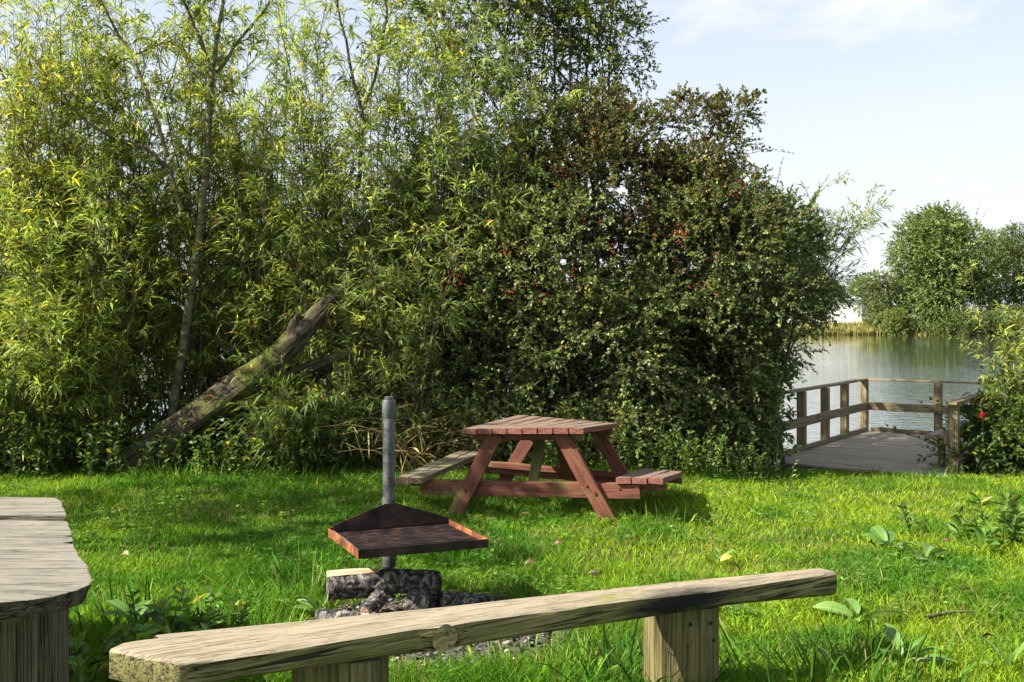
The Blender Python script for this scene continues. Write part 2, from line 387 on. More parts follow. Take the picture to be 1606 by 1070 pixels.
# ------------------------------------------------------------------ timber pieces
def box_mesh(Lx, Wy, Hz, ch=0.004, segs=5, jit=0.0012, seed=0):
    """chamfered board along local X, slightly uneven, as one small mesh"""
    r = random.Random(seed)
    pr = [(-Wy/2, -Hz/2 + ch), (-Wy/2 + ch, -Hz/2), (Wy/2 - ch, -Hz/2), (Wy/2, -Hz/2 + ch), (Wy/2, Hz/2 - ch), (Wy/2 - ch, Hz/2), (-Wy/2 + ch, Hz/2), (-Wy/2, Hz/2 - ch)]
    V = []; Fc = []
    for i in range(segs + 1):
        x = -Lx / 2 + Lx * i / segs
        e = r.uniform(-1, 1) * jit * 2 if 0 < i < segs else 0
        for (y, z) in pr: V.append((x + (r.uniform(-1, 1) * jit * 2 if i in (0, segs) else 0), y + e + r.uniform(-1, 1) * jit, z + r.uniform(-1, 1) * jit + e))
    for i in range(segs):
        for k in range(8):
            a = i * 8 + k; b_ = i * 8 + (k + 1) % 8
            Fc.append((a, b_, b_ + 8, a + 8)[::-1])
    Fc.append(tuple(range(8))); Fc.append(tuple(range(segs * 8 + 7, segs * 8 - 1, -1)))
    me = bpy.data.meshes.new('board'); me.from_pydata(V, [], Fc); me.update(); return me

_cache = {}
def plank(name, p0, p1, side, Wy, Hz, mat, parent, ch=0.004, segs=5, jit=0.0012, variants=3, label=None):
    p0 = Vector(p0); p1 = Vector(p1); d = (p1 - p0); Lx = d.length; d.normalize()
    side = Vector(side); side = (side - d * side.dot(d)).normalized(); up = d.cross(side)
    key = (round(Lx, 3), round(Wy, 4), round(Hz, 4), mat.name, random.randrange(variants))
    if key not in _cache:
        _cache[key] = box_mesh(Lx, Wy, Hz, ch, segs, jit, random.randrange(9999)); _cache[key].materials.append(mat)
    M = Matrix((d, side, up)).transposed().to_4x4(); M.translation = (p0 + p1) / 2
    o = add(name, _cache[key], mat, parent, M)
    if label: o['label'] = label
    return o

def bolt(parent, p, nrm, mat, r=0.011, h=0.008, name='bolt'):
    key = ('bolt', r, h, mat.name)
    if key not in _cache:
        bm = bmesh.new(); bmesh.ops.create_cone(bm, cap_ends=True, segments=10, radius1=r, radius2=r * 0.72, depth=h)
        me = bpy.data.meshes.new('bolt'); bm.to_mesh(me); bm.free(); me.materials.append(mat); _cache[key] = me
    M = Vector(nrm).to_track_quat('Z', 'Y').to_matrix().to_4x4(); M.translation = Vector(p)
    return add(name, _cache[key], mat, parent, M)

def loft(secs, closed_ends=True):
    """secs (k, m, 3) rings -> verts, quads"""
    k = len(secs); m = len(secs[0]); V = [tuple(p) for s in secs for p in s]; Fc = []
    for i in range(k - 1):
        for j in range(m):
            a = i * m + j; b_ = i * m + (j + 1) % m
            Fc.append((a, a + m, b_ + m, b_))
    if closed_ends:
        Fc.append(tuple(range(m))); Fc.append(tuple(range((k - 1) * m + m - 1, (k - 1) * m - 1, -1)))
    return V, Fc

def mesh_of(name, V, Fc, mat, smooth=False, angle=None):
    me = bpy.data.meshes.new(name); me.from_pydata([tuple(v) for v in V], [], Fc); me.update()
    bm = bmesh.new(); bm.from_mesh(me); bmesh.ops.recalc_face_normals(bm, faces=bm.faces[:]); 
    if smooth:
        for f in bm.faces: f.smooth = True
        if angle:
            for e in bm.edges:
                if len(e.link_faces) == 2 and e.calc_face_angle() > angle: e.smooth = False
    bm.to_mesh(me); bm.free(); me.materials.append(mat); return me

W_RED = wood('red_stained_timber', (0.205, 0.078, 0.046), (0.140, 0.050, 0.030), (0.065, 0.026, 0.017),
             [((0.17, 0.165, 0.05), 2.4, 0.53), ((0.05, 0.025, 0.02), 5.0, 0.62), ((0.24, 0.17, 0.12), 6.0, 0.64)], (1.6, 40, 40), None, 0.7, 0.3, 0.35, 0.004)
W_REDTOP = wood('red_weathered_board', (0.25, 0.11, 0.08), (0.18, 0.062, 0.045), (0.07, 0.03, 0.022),
                [((0.15, 0.15, 0.06), 3.0, 0.60), ((0.05, 0.032, 0.026), 7.0, 0.60)], (1.6, 40, 40), (0.165, 0.118, 0.088), 0.75, 0.5, 0.5, 0.005)
W_SEAT = wood('greyed_seat_board', (0.26, 0.19, 0.12), (0.17, 0.11, 0.07), (0.07, 0.045, 0.03),
              [((0.20, 0.21, 0.08), 2.5, 0.56)], (1.6, 40, 40), (0.165, 0.14, 0.09), 0.8, 0.6, 0.5, 0.005)
W_GREEN = wood('algae_brace', (0.17, 0.17, 0.05), (0.11, 0.12, 0.035), (0.05, 0.05, 0.02), [((0.2, 0.08, 0.05), 3, 0.66)], (1.6, 40, 40))
W_DECK = wood('deck_board', (0.40, 0.345, 0.26), (0.30, 0.25, 0.185), (0.14, 0.115, 0.08), [((0.20, 0.17, 0.12), 2.0, 0.6)], (1.6, 40, 40), None, 0.85, 0.4, 0.4, 0.004)
W_RAIL = wood('railing_timber', (0.29, 0.23, 0.13), (0.19, 0.155, 0.085), (0.08, 0.065, 0.04), [((0.19, 0.20, 0.075), 2.2, 0.60)], (1.6, 40, 40), None, 0.85, 0.5, 0.5, 0.005)
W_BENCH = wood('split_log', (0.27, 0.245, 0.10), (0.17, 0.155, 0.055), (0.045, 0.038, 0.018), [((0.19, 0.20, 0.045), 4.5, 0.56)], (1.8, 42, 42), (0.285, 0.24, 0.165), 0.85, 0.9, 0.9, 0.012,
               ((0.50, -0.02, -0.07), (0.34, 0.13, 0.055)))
W_SLAB = wood('grey_slab', (0.15, 0.13, 0.09), (0.09, 0.078, 0.052), (0.03, 0.026, 0.018), [((0.40, 0.39, 0.33), 3.5, 0.64), ((0.13, 0.125, 0.085), 2.2, 0.55), ((0.07, 0.065, 0.05), 7.0, 0.62)], (3.6, 26, 26), (0.20, 0.185, 0.15), 0.88, 0.9, 1.0, 0.014)
W_POST = wood('stump_post', (0.23, 0.195, 0.075), (0.145, 0.125, 0.05), (0.05, 0.042, 0.02), [((0.15, 0.165, 0.045), 4.0, 0.55)], (1.4, 28, 28), (0.3, 0.26, 0.18), 0.85, 0.45, 0.8, 0.010)
W_LEG = wood('bark_post', (0.22, 0.18, 0.11), (0.12, 0.10, 0.06), (0.035, 0.03, 0.02), [((0.36, 0.31, 0.18), 3.0, 0.60)], (1.6, 40, 40), None, 0.88, 0.8, 0.9, 0.014)
MT_BOLT = metal('bolt_rust', (0.05, 0.02, 0.013), (0.13, 0.045, 0.03), (0.24, 0.10, 0.06), 40, 0.5, 0.4)
MT_PIPE = metal('galvanised_pipe', (0.05, 0.052, 0.055), (0.095, 0.098, 0.10), (0.17, 0.17, 0.17), 13, 0.5, 0.65)
MT_SOOT = metal('sooty_pipe', (0.02, 0.02, 0.02), (0.05, 0.05, 0.05), (0.12, 0.115, 0.11), 13, 0.6, 0.4)
MT_LIT_RUST = metal('lit_rusty_steel', (0.05, 0.022, 0.014), (0.22, 0.07, 0.025), (0.42, 0.15, 0.05), 11, 0.6, 0.25, 0.004)  # rust with sunlight put into its colour, for the side rims
MT_DARK = metal('burnt_shaded_steel', (0.010, 0.008, 0.0075), (0.028, 0.018, 0.015), (0.085, 0.036, 0.024), 10, 0.42, 0.45, 0.004)  # burnt steel; its dark tone also paints shade on front and back rims

# ------------------------------------------------------------------ picnic table (red, weathered, slightly racked)
def picnic_table():
    c = Vector((0.30, 8.47, 0)); ax = Vector((0.963, -0.27, 0)).normalized(); ay = Vector((0.27, 0.963, 0)).normalized()
    g = float(gz(c.x, c.y))
    root = empty('picnic_table', (c.x, c.y, g), 'red stained timber picnic table with attached seats standing on the lawn', 'picnic table')
    def T(x, y, z):
        u = (y + 0.8) / 1.6; roll = R(-2.2 + 5.4 * u)
        zz = z - 0.055 - 0.085 * u
        xr = x * math.cos(roll) + (zz - 0.3) * math.sin(roll) * 0.4; zr = zz - x * math.sin(roll)
        return c + ax * xr + ay * y + Vector((0, 0, zr))
    side = ax
    # top: eight boards
    Wt = 0.99; nb = 8; bw = Wt / nb
    for i in range(nb):
        x = -Wt / 2 + bw * (i + 0.5); j = random.uniform(-0.008, 0.008)
        plank('top_board', T(x, -0.80 + j, 0.735 + random.uniform(-.002, .002)), T(x, 0.80 + j, 0.735), side, bw - 0.011, 0.045, W_REDTOP, root, variants=4)
    # seats: two boards left, three right
    for x in (-1.005, -0.885): plank('seat_board', T(x, -0.83, 0.345), T(x, 0.80, 0.345), side, 0.112, 0.045, W_SEAT, root)
    for x in (0.775, 0.90, 1.025): plank('seat_board', T(x, -0.70, 0.345), T(x, 0.78, 0.345), side, 0.114, 0.045, W_REDTOP, root)
    for fr, y in ((0, -0.70), (1, 0.66)):
        s = 1 if fr == 0 else -1
        nrm = -ay * s
        # legs, outside of the rail
        for sx in (-1, 1):
            top = T(sx * 0.26 + 0.02, y, 0.715); gx = sx * 0.66 + 0.03
            bot = T(gx, y, 0); bot.z = float(gz(bot.x, bot.y)) - 0.03
            lego = plank('leg', top, bot, ay, 0.045, 0.118, W_RED, root, segs=6)
            for k, q in enumerate((0.555, 0.64)):
                pp = top.lerp(bot, q) + nrm * 0.026 + ax * (0.018 if k else -0.018) * sx
                bolt(lego, pp, nrm, MT_BOLT, 0.014, 0.013)
        # seat rail inside the legs, a thinner bearer behind it, top batten
        y2 = y + s * 0.048
        railo = plank('seat_rail', T(-0.90, y2, 0.262), T(0.90, y2, 0.262), ay, 0.045, 0.115, W_RED, root, segs=8)
        y3 = y + s * 0.096
        plank('seat_bearer', T(-1.06, y3, 0.296), T(1.10, y3, 0.296), ay, 0.045, 0.05, W_RED, root, segs=8)
        plank('top_batten', T(-0.44, y2, 0.682), T(0.46, y2, 0.682), ay, 0.045, 0.055, W_RED, root)
        bolt(railo, T(0.74, y2, 0.285) + nrm * 0.026, nrm, MT_BOLT, 0.013, 0.012)
        plank('brace', T(0.0 if fr == 0 else 0.06, y + s * 0.50, 0.70), T(0.02 if fr == 0 else 0.06, y + s * 0.125, 0.26), side, 0.085, 0.04, W_GREEN if fr == 0 else W_RED, root)
picnic_table()

# ------------------------------------------------------------------ lakeside deck
def deck():
    z = -0.33; O = P(1263.6, 711, 14.18); O.z = z
    ang = R(54); u = Vector((math.cos(ang), math.sin(ang), 0)); v = Vector((math.sin(ang), -math.cos(ang), 0))   # u over the water, v to the right
    W = 2.15; u0 = -1.42; u1 = 3.02
    root = empty('wooden_jetty', (O + u * u0), 'grey wooden fishing jetty with post and rail fence reaching over the lake', 'jetty')
    nb = 30; bw = (u1 - u0) / nb
    for i in range(nb):
        a = u0 + bw * (i + 0.5)
        j = random.uniform(-0.012, 0.012)
        plank('deck_board', O + u * a + v * (-0.07 + j) + Vector((0, 0, -0.016 + random.uniform(-.002, .002))), O + u * a + v * (W + 0.07 + j) + Vector((0, 0, -0.016)), u, bw - 0.018, 0.032, W_DECK, root, segs=3, variants=4)
    for b_ in (0.05, W / 2, W - 0.05):
        plank('joist', O + u * (u0 + 0.05) + v * b_ + Vector((0, 0, -0.11)), O + u * (u1 - 0.05) + v * b_ + Vector((0, 0, -0.11)), v, 0.07, 0.14, W_RAIL, root)
    plank('front_board', O + u * (u0 - 0.02) + v * -0.07 + Vector((0, 0, -0.10)), O + u * (u0 - 0.02) + v * (W + 0.07) + Vector((0, 0, -0.10)), u, 0.03, 0.125, W_RAIL, root)
    H = 0.84
    def post(a, b_, lo=-0.7, w_=0.115): 
        p = O + u * a + v * b_
        return plank('post', p + Vector((0, 0, lo)), p + Vector((0, 0, H + random.uniform(-.008, .004))), u, w_, w_, W_RAIL, root, 0.008)
    left = [-1.06, 0.0, 1.03, 1.98, 3.05]
    for a in left: post(a, -0.06, -1.2)
    right = [-1.05, 0.20, 1.5, 3.05]
    for a in right: post(a, W + 0.06, -1.2)
    post(3.05, W * 0.52, -1.3)
    def rail(a0, b0, a1, b1, zc, name, w_, h_, sidev, lift=0):
        plank(name, O + u * a0 + v * b0 + Vector((0, 0, zc)), O + u * a1 + v * b1 + Vector((0, 0, zc + lift)), sidev, w_, h_, W_RAIL, root, segs=8)
    for b_, s in ((-0.06, 1), (W + 0.06, -1)):
        rail(-1.18, b_, 3.14, b_, H + 0.022, 'hand_rail', 0.12, 0.035, v)
        rail(-1.15, b_ + s * 0.078, 2.98, b_ + s * 0.078, 0.42, 'mid_rail', 0.035, 0.13, v)
        rail(-1.1, b_ + s * 0.05, 2.98, b_ + s * 0.05, 0.035, 'kick_board', 0.06, 0.06, v)
    rail(3.05, 0.02, 3.05, W - 0.02, H + 0.024, 'hand_rail', 0.12, 0.033, u)
    rail(2.972, 0.03, 2.972, W - 0.03, 0.42, 'mid_rail', 0.035, 0.13, u)
    rail(2.97, 0.08, 2.97, W - 0.08, 0.036, 'kick_board', 0.06, 0.06, u)
    # seat along the right side
    for k in range(2):
        plank('seat_board', O + u * -0.75 + v * (W - 0.13 - 0.145 * k) + Vector((0, 0, 0.40)), O + u * 1.9 + v * (W - 0.13 - 0.145 * k) + Vector((0, 0, 0.40)), v, 0.135, 0.035, W_DECK, root)
    for a in (-0.5, 1.6): plank('seat_leg', O + u * a + v * (W - 0.2), O + u * a + v * (W - 0.2) + Vector((0, 0, 0.38)), u, 0.08, 0.08, W_RAIL, root)
    return O, u, v, W
DK = deck()

# ------------------------------------------------------------------ split log bench in front
def split_bench():
    px = [283, 457, 676, 850, 1010, 1130, 1310]; yt = [1039, 1015, 981, 957, 938, 924, 897]; yb = [1074, 1052, 1021, 994, 970, 951, 933]; yk = [993, 977, 956.5, 937, 921, 909, 892.5]
    n = Vector((-0.555, 0.832, 0)); d = Vector((0.832, 0.555, 0))
    st = []
    for x, a, b_, k in zip(px, yt, yb, yk):
        Y = 1 / (0.3889 - 0.000125 * x); f = P(x, a, Y); h = EYE - f.z; th = (b_ - a) * Y / F
        Yb = h * F / (k - HOR); st.append([f, f + n * max(0.10, (Yb - Y) / 0.832), th])
    z0 = st[0][0].z
    def flat(x, y): Y = (EYE - z0) * F / (y - HOR); q = P(x, y, Y); q.z = z0; return q
    end = [[flat(171, 1020), flat(196, 1008), 0.085], [flat(205, 1026), flat(222, 1002), 0.088], [flat(245, 1033), flat(255, 997), 0.085]]
    st[0][2] = max(st[0][2], 0.08); st = end + st
    # finish a little past the last station
    O = st[3][0].lerp(st[-1][0], 0.5) ; O.z = 0
    M = Matrix((d, n, Vector((0, 0, 1)))).transposed().to_4x4(); M.translation = O + Vector((0, 0, 0.5)); Mi = M.inverted()
    A = np.array([[*(Mi @ s[0]), *(Mi @ s[1]), s[2]] for s in st])      # 7 columns
    idx = np.arange(len(A)); t = np.linspace(0, len(A) - 1, 110)
    B = np.stack([np.interp(t, idx, A[:, c]) for c in range(7)], 1)
    ker = np.ones(7) / 7
    for c in range(7): B[6:-6, c] = np.convolve(np.pad(B[:, c], 3, mode='edge'), ker, 'valid')[6:-6]
    secs = []
    for i, row in enumerate(B):
        f = np.array(row[:3]); k = np.array(row[3:6]); th = row[6]; ring = []
        nt = 9; nf = 8
        def nz_(x, y, z, s): return mnoise.noise(Vector((x * 2.2 * s, y * 14 * s, z * 14 * s)))
        for j in range(nt):                                   # top, front to back
            q = f + (k - f) * (j / (nt - 1)); e = nz_(q[0], q[1], 0, 1.0) * 0.0035 - (0.007 if j in (0, nt - 1) else 0)
            ring.append((q[0], q[1], q[2] + e))
        for j in range(1, nf):                                # back face down
            s = j / nf; ring.append((k[0], k[1] + 0.02 * math.sin(s * math.pi), k[2] - th * s))
        for j in range(5):                                    # underside
            q = k + (f - k) * (j / 4); ring.append((q[0], q[1] + (0.006 if j == 4 else 0), q[2] - th - 0.012 * math.sin(j / 4 * math.pi)))
        for j in range(1, nf):                                # front face up
            s = j / nf; y = f[1] - 0.006 * math.sin(s * math.pi) + nz_(f[0], 3.1, f[2] - th * (1 - s), 1.0) * 0.009 + nz_(f[0], 5.1, f[2] - th * (1 - s), 3.0) * 0.004
            ring.append((f[0], y, f[2] - th * (1 - s)))
        secs.append(ring)
    V, Fc = loft(secs)
    # knot: bulge on the front face
    kn = Mi @ P(692, 998, 3.31)
    V2 = []
    for p in V:
        dx = (p[0] - kn.x) / 0.075; dz = (p[2] - kn.z) / 0.055
        q = dx * dx + dz * dz
        V2.append((p[0], p[1] - (0.026 * math.exp(-q) - 0.004 * math.exp(-q * 9)) * (1 if p[1] < A[5][1] + 0.06 else 0), p[2]))
    root = empty('log_bench', (O.x, O.y, 0), 'long split log bench slanting across the foreground on two posts', 'bench')
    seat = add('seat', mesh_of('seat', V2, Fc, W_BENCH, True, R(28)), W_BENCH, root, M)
    # knot face: a disc of end grain
    km = bmesh.new(); rings = 7
    for q in range(rings):
        pass
    bmesh.ops.create_circle(km, cap_ends=True, segments=24, radius=0.046)
    bmesh.ops.inset_region(km, faces=km.faces[:], thickness=0.007, depth=0.008)
    bmesh.ops.inset_region(km, faces=[f for f in km.faces if len(f.verts) == 24], thickness=0.012, depth=-0.009)
    for v_ in km.verts: v_.co.x *= 1.05 + 0.12 * mnoise.noise(v_.co * 40); v_.co.y *= 0.98 + 0.12 * mnoise.noise(v_.co * 37)
    me = bpy.data.meshes.new('knot'); km.to_mesh(me); km.free()
    Mk = Matrix((d, Vector((0, 0, 1)), -n)).transposed().to_4x4(); Mk.translation = M @ Vector((kn.x, kn.y - 0.027, kn.z))
    kmat = wood('knot_wood', (0.38, 0.33, 0.15), (0.23, 0.2, 0.09), (0.09, 0.075, 0.035), (), (16, 16, 16), None, 0.85, 0.6, 0.8, 0.006)
    add('knot', me, kmat, seat, Mk)
    # supports: half-round posts with splits
    for (xa, xb, yy, Yc, sd) in ((455, 605, 1046, 3.22, 1), (1012, 1130, 962, 4.10, 2)):
        cx = ((xa + xb) / 2 - 803) * Yc / F; rad = (xb - xa) / 2 * Yc / F; topz = EYE - (yy - HOR) * Yc / F
        ctr = Vector((cx, Yc + 0.06, 0)); rr = random.Random(sd); secs = []
        zs = np.linspace(-0.08, topz + 0.03, 14)
        for z in zs:
            ring = []
            for k in range(28):
                a = 2 * math.pi * k / 28
                rx = rad * (1 + 0.03 * mnoise.noise(Vector((math.cos(a) * 2.4, math.sin(a) * 2.4 + sd * 5, z * 1.5))))
                x = math.copysign(abs(math.cos(a)) ** 0.6, math.cos(a)) * rx; y = math.copysign(abs(math.sin(a)) ** 0.75, math.sin(a)) * rx * 0.72
                if k in (20, ): x *= 0.8; y *= 0.86          # split in the front
                ring.append((z, x, y))
            secs.append(ring)
        V, Fc = loft(secs)
        # local X up the post so that the grain runs upward
        Mp = Matrix((Vector((0, 0, 1)), Vector((1, 0, 0)), Vector((0, 1, 0)))).transposed().to_4x4(); Mp.translation = ctr
        posto = add('post', mesh_of('post', V, Fc, W_POST, True, R(30)), W_POST, root, Mp)
    hole = plain('dark_hole', (0.01, 0.009, 0.008), 0.95)
    for (x, y) in ((1083, 980), (1115, 978), (1120, 1005)):
        bolt(posto, P(x, y, 4.10 + 0.06 - 0.118), (0, -1, 0), hole, 0.008, 0.006, 'nail_hole')
split_bench()

# ------------------------------------------------------------------ grey slab table at the left
def slab_table():
    d = 0.86; z = EYE - d
    def q(x, y): Y = d * F / (y - HOR); return Vector(((x - 803) * Y / F, Y, z))
    right1 = [q(88, 783.5), q(96, 787.5), q(100, 797.7), q(106, 812)]
    right2 = [q(107, 817), q(111, 829), q(113, 839), q(104, 840.5), q(115, 842), q(116, 849), q(99, 851), q(118, 853), q(124, 866), q(131, 880), q(139, 897), q(144, 911), q(139, 917), q(122, 925), q(87, 935), q(43, 941), q(0, 944.5)]
    far_y = right1[0].y; seam = right1[-1].y
    root = empty('log_table', (-2.2, 3.4, 0), 'thick grey weathered slab table at the left edge of the picture', 'table')
    def slab(name, edge, closing):
        pts = [Vector(p) for p in edge] + closing
        dense = []
        for i in range(len(pts)):
            a = pts[i]; b_ = pts[(i + 1) % len(pts)]; k = max(1, int((b_ - a).length / 0.05))
            for j in range(k):
                p = a.lerp(b_, j / k); nn = mnoise.noise(p * 9) * 0.012 + mnoise.noise(p * 31) * 0.005
                dense.append(p + Vector((nn, mnoise.noise(p * 7 + Vector((5, 0, 0))) * 0.006, 0)))
        bm = bmesh.new(); vs = [bm.verts.new(p) for p in dense]; f = bm.faces.new(vs)
        e = bmesh.ops.extrude_face_region(bm, geom=[f]); vv = [g for g in e['geom'] if isinstance(g, bmesh.types.BMVert)]
        for v_ in vv:
            v_.co.z -= 0.066 + 0.008 * mnoise.noise(v_.co * 6)
            c = Vector((-2.5, 3.8, 0)); o = Vector((v_.co.x - c.x, v_.co.y - c.y, 0)); v_.co -= o.normalized() * 0.035
        bmesh.ops.recalc_face_normals(bm, faces=bm.faces[:])
        te = [e_ for e_ in bm.edges if abs(e_.verts[0].co.z - e_.verts[1].co.z) < 0.02 and min(e_.verts[0].co.z, e_.verts[1].co.z) > z - 0.02]
        bmesh.ops.bevel(bm, geom=te, offset=0.006, segments=2, affect='EDGES', profile=0.6)
        bmesh.ops.triangulate(bm, faces=[f_ for f_ in bm.faces if len(f_.verts) > 4])
        for v_ in bm.verts: v_.co -= Vector((-2.2, 3.4, z))
        me = bpy.data.meshes.new(name); bm.to_mesh(me); bm.free()
        return add(name, me, W_SLAB, root, Matrix.Translation((-2.2, 3.4, z)))
    far = slab('top_slab', right1, [Vector((-2.9, seam + 0.004, z)), Vector((-4.2, seam + 0.03, z)), Vector((-4.2, far_y + 0.06, z)), Vector((-2.9, far_y + 0.05, z))]); far.location.z += 0.010; far['label'] = 'narrow darker slab at the far side of the table'
    slab('top_slab', right2, [Vector((-2.4, 2.93, z)), Vector((-4.2, 3.0, z)), Vector((-4.2, seam + 0.018, z)), Vector((-2.9, seam - 0.008, z))])
    for (cx, cy, rad, sd) in ((-1.705, 3.42, 0.148, 3), (-3.7, 3.5, 0.14, 4), (-2.6, 4.35, 0.12, 5)):
        secs = []
        for zz in np.linspace(-0.08, z - 0.055, 16):
            ring = []
            for k in range(36):
                a = 2 * math.pi * k / 36; v_ = Vector((math.cos(a) * 3, math.sin(a) * 3 + sd * 7, zz * 0.8))
                rr = rad * (1 + 0.07 * mnoise.noise(v_) + 0.05 * mnoise.noise(v_ * 3.1) + 0.04 * max(0, 0.3 - zz))
                ring.append((zz, math.cos(a) * rr, math.sin(a) * rr))
            secs.append(ring)
        V, Fc = loft(secs)
        Mp = Matrix((Vector((0, 0, 1)), Vector((1, 0, 0)), Vector((0, 1, 0)))).transposed().to_4x4(); Mp.translation = (cx, cy, 0)
        add('leg', mesh_of('leg', V, Fc, W_LEG, True, R(35)), W_LEG, root, Mp)
slab_table()

# ------------------------------------------------------------------ barbecue on a pole
def lathe(prof, segs=20):
    secs = [[(r_ * math.cos(2 * math.pi * k / segs), r_ * math.sin(2 * math.pi * k / segs), z) for k in range(segs)] for r_, z in prof]
    return loft(secs)

def grill():
    base = P(610, 945, 5.40); base.z = float(gz(base.x, base.y))
    root = empty('barbecue_stand', base, 'rusty square barbecue tray with pointed back plate clamped to an upright pipe', 'barbecue')
    def zy(y): return EYE - (y - HOR) * 5.40 / F
    B = Vector((base.x, base.y, 0)); MB = Matrix.Translation(B)
    r0 = 0.0335
    V, Fc = lathe([(r0, -0.1), (r0, zy(886)), (r0, zy(800)), (r0, zy(652))]); poleo = add('pole', mesh_of('pole', V, Fc, MT_PIPE, True, R(40)), MT_PIPE, root, MB)
    V, Fc = lathe([(r0 + .0015, zy(655)), (r0 + .005, zy(652)), (r0 + .005, zy(630)), (r0 + .001, zy(627)), (r0 - .008, zy(627)), (r0 - .008, zy(622.5)), (r0 - .012, zy(622))]); add('cap', mesh_of('cap', V, Fc, MT_PIPE, True, R(40)), MT_PIPE, poleo, MB)
    V, Fc = lathe([(r0 + .002, zy(888)), (r0 + .006, zy(887)), (r0 + .006, zy(866)), (r0 + .012, zy(865)), (r0 + .012, zy(861)), (r0 + .006, zy(860)), (r0 + .006, zy(783)), (r0 + .002, zy(780))])
    add('sleeve', mesh_of('sleeve', V, Fc, MT_SOOT, True, R(40)), MT_SOOT, root, MB)
    hole = plain('pipe_hole', (0.006, 0.006, 0.006), 0.95)
    for y in (710, 748): bolt(poleo, B + Vector((0.004, -r0 - 0.0005, zy(y))), (0, -1, 0), hole, 0.0065, 0.003, 'hole')
    # tray
    a = R(21); e1 = Vector((math.cos(a), math.sin(a), 0)); e2 = Vector((math.sin(R(30)), -math.cos(R(30)), 0)).normalized()
    e2 = (e2 + Vector((math.sin(a), -math.cos(a), 0))).normalized()
    zt = 0.415
    C0 = B + e2 * 0.055 + Vector((0, 0, zt))                # middle of the back edge
    C0 -= e1 * 0.012
    w_ = 0.665; dp = 0.545; hr = 0.044
    BL = C0 - e1 * w_ / 2; BR = C0 + e1 * w_ / 2; FL = BL + e2 * dp; FR = BR + e2 * dp
    def sheet(name, p0, p1, h0, h1, mat, t=0.004, z0=-0.012):
        d = (p1 - p0); nrm = d.normalized().cross(Vector((0, 0, 1))) * t / 2; k = 14; V = []
        for i in range(k + 1):
            q = p0.lerp(p1, i / k); h = h0 + (h1 - h0) * i / k; wv = Vector((mnoise.noise(q * 8), mnoise.noise(q * 8 + Vector((3, 0, 0))), 0)) * 0.004
            hh = h + mnoise.noise(q * 14) * 0.0025
            for s, zz in ((-1, z0), (1, z0), (1, hh), (-1, hh)): V.append(q + nrm * s + wv + Vector((0, 0, zz)))
        Fc = []
        for i in range(k):
            for j in range(4): Fc.append((i * 4 + j, i * 4 + (j + 1) % 4, i * 4 + 4 + (j + 1) % 4, i * 4 + 4 + j))
        Fc += [(0, 1, 2, 3), (k * 4 + 3, k * 4 + 2, k * 4 + 1, k * 4)]
        return add(name, mesh_of(name, [v_ - C0 for v_ in V], Fc, mat), mat, root, Matrix.Translation(C0))
    o = sheet('tray_rim', BL, FL, hr - .012, hr - .012, MT_LIT_RUST); o['label'] = 'rusty left rim of the tray in a sunlit tone'  # side rims coloured as sunlit, front and back rims as shaded
    sheet('tray_rim', FL, FR, hr - .012, hr - .012, MT_DARK)
    sheet('tray_rim', FR, BR, hr - .012, hr - .012, MT_LIT_RUST)
    sheet('tray_rim', BR, BL, hr - .012, hr - .012, MT_DARK)
    th = 0.004
    V = [BL, BR, FR, FL]; V = [v_ + Vector((0, 0, -0.010)) for v_ in V] + [v_ + Vector((0, 0, -0.006)) for v_ in V]
    Fc = [(0, 1, 2, 3), (4, 7, 6, 5), (0, 4, 5, 1), (1, 5, 6, 2), (2, 6, 7, 3), (3, 7, 4, 0)]
    add('tray_floor', mesh_of('tray_floor', [v_ - C0 for v_ in V], Fc, MT_DARK), MT_DARK, root, Matrix.Translation(C0))
    nbar = 15; me = None
    for i in range(nbar):
        q = BL + e2 * (0.02 + (dp - 0.04) * (i + 0.5) / nbar) + Vector((0, 0, 0.003))
        if me is None:
            V, Fc = loft([[(x, 0.008 * math.cos(k * math.pi / 3), 0.008 * math.sin(k * math.pi / 3)) for k in range(6)] for x in (0, 0.2, 0.42, w_ - 0.02)])
            me = mesh_of('grate_bar', V, Fc, MT_DARK, True, R(70))
        Mb = Matrix((e1, e1.cross(Vector((0, 0, 1))) * -1, Vector((0, 0, 1)))).transposed().to_4x4(); Mb.translation = q + e1 * 0.01 + Vector((0, 0, random.uniform(-.0015, .0015)))
        add('grate_bar', me, MT_DARK, root, Mb)
    # back plate, a low gable against the pole
    pts = [(-0.31, hr - 0.02), (-0.31, hr + 0.012), (-0.05, 0.145), (-0.03, 0.152), (0.03, 0.152), (0.05, 0.145), (0.33, hr + 0.008), (0.33, hr - 0.02)]
    V = []
    for s in (0.006, 0.011):
        for (x, z_) in pts: V.append(e1 * x + e2 * s + Vector((0, 0, z_ - 0.01)))
    k = len(pts); Fc = [tuple(range(k)), tuple(range(2 * k - 1, k - 1, -1))] + [(i, (i + 1) % k, k + (i + 1) % k, k + i) for i in range(k)]
    add('back_plate', mesh_of('back_plate', V, Fc, MT_DARK), MT_DARK, root, Matrix.Translation(C0))
    # folded strip lying along the left rim
    q0 = BL.lerp(FL, 0.18) + Vector((0, 0, hr - 0.01)); q1 = BL.lerp(FL, 0.92) + e1 * 0.035 + Vector((0, 0, 0.004))
    pts = [q0, q0.lerp(q1, 0.4) + Vector((0, 0, 0.004)), q0.lerp(q1, 0.75) + Vector((0, 0, -0.002)), q1]
    V, T, _ = tubes(np.array([[list(p) for p in pts]]), np.full((1, 4), 0.004), 6)
    add('bent_wire', npmesh('bent_wire', V - np.array(C0), T, smooth=True), MT_PIPE, root, Matrix.Translation(C0))
grill()

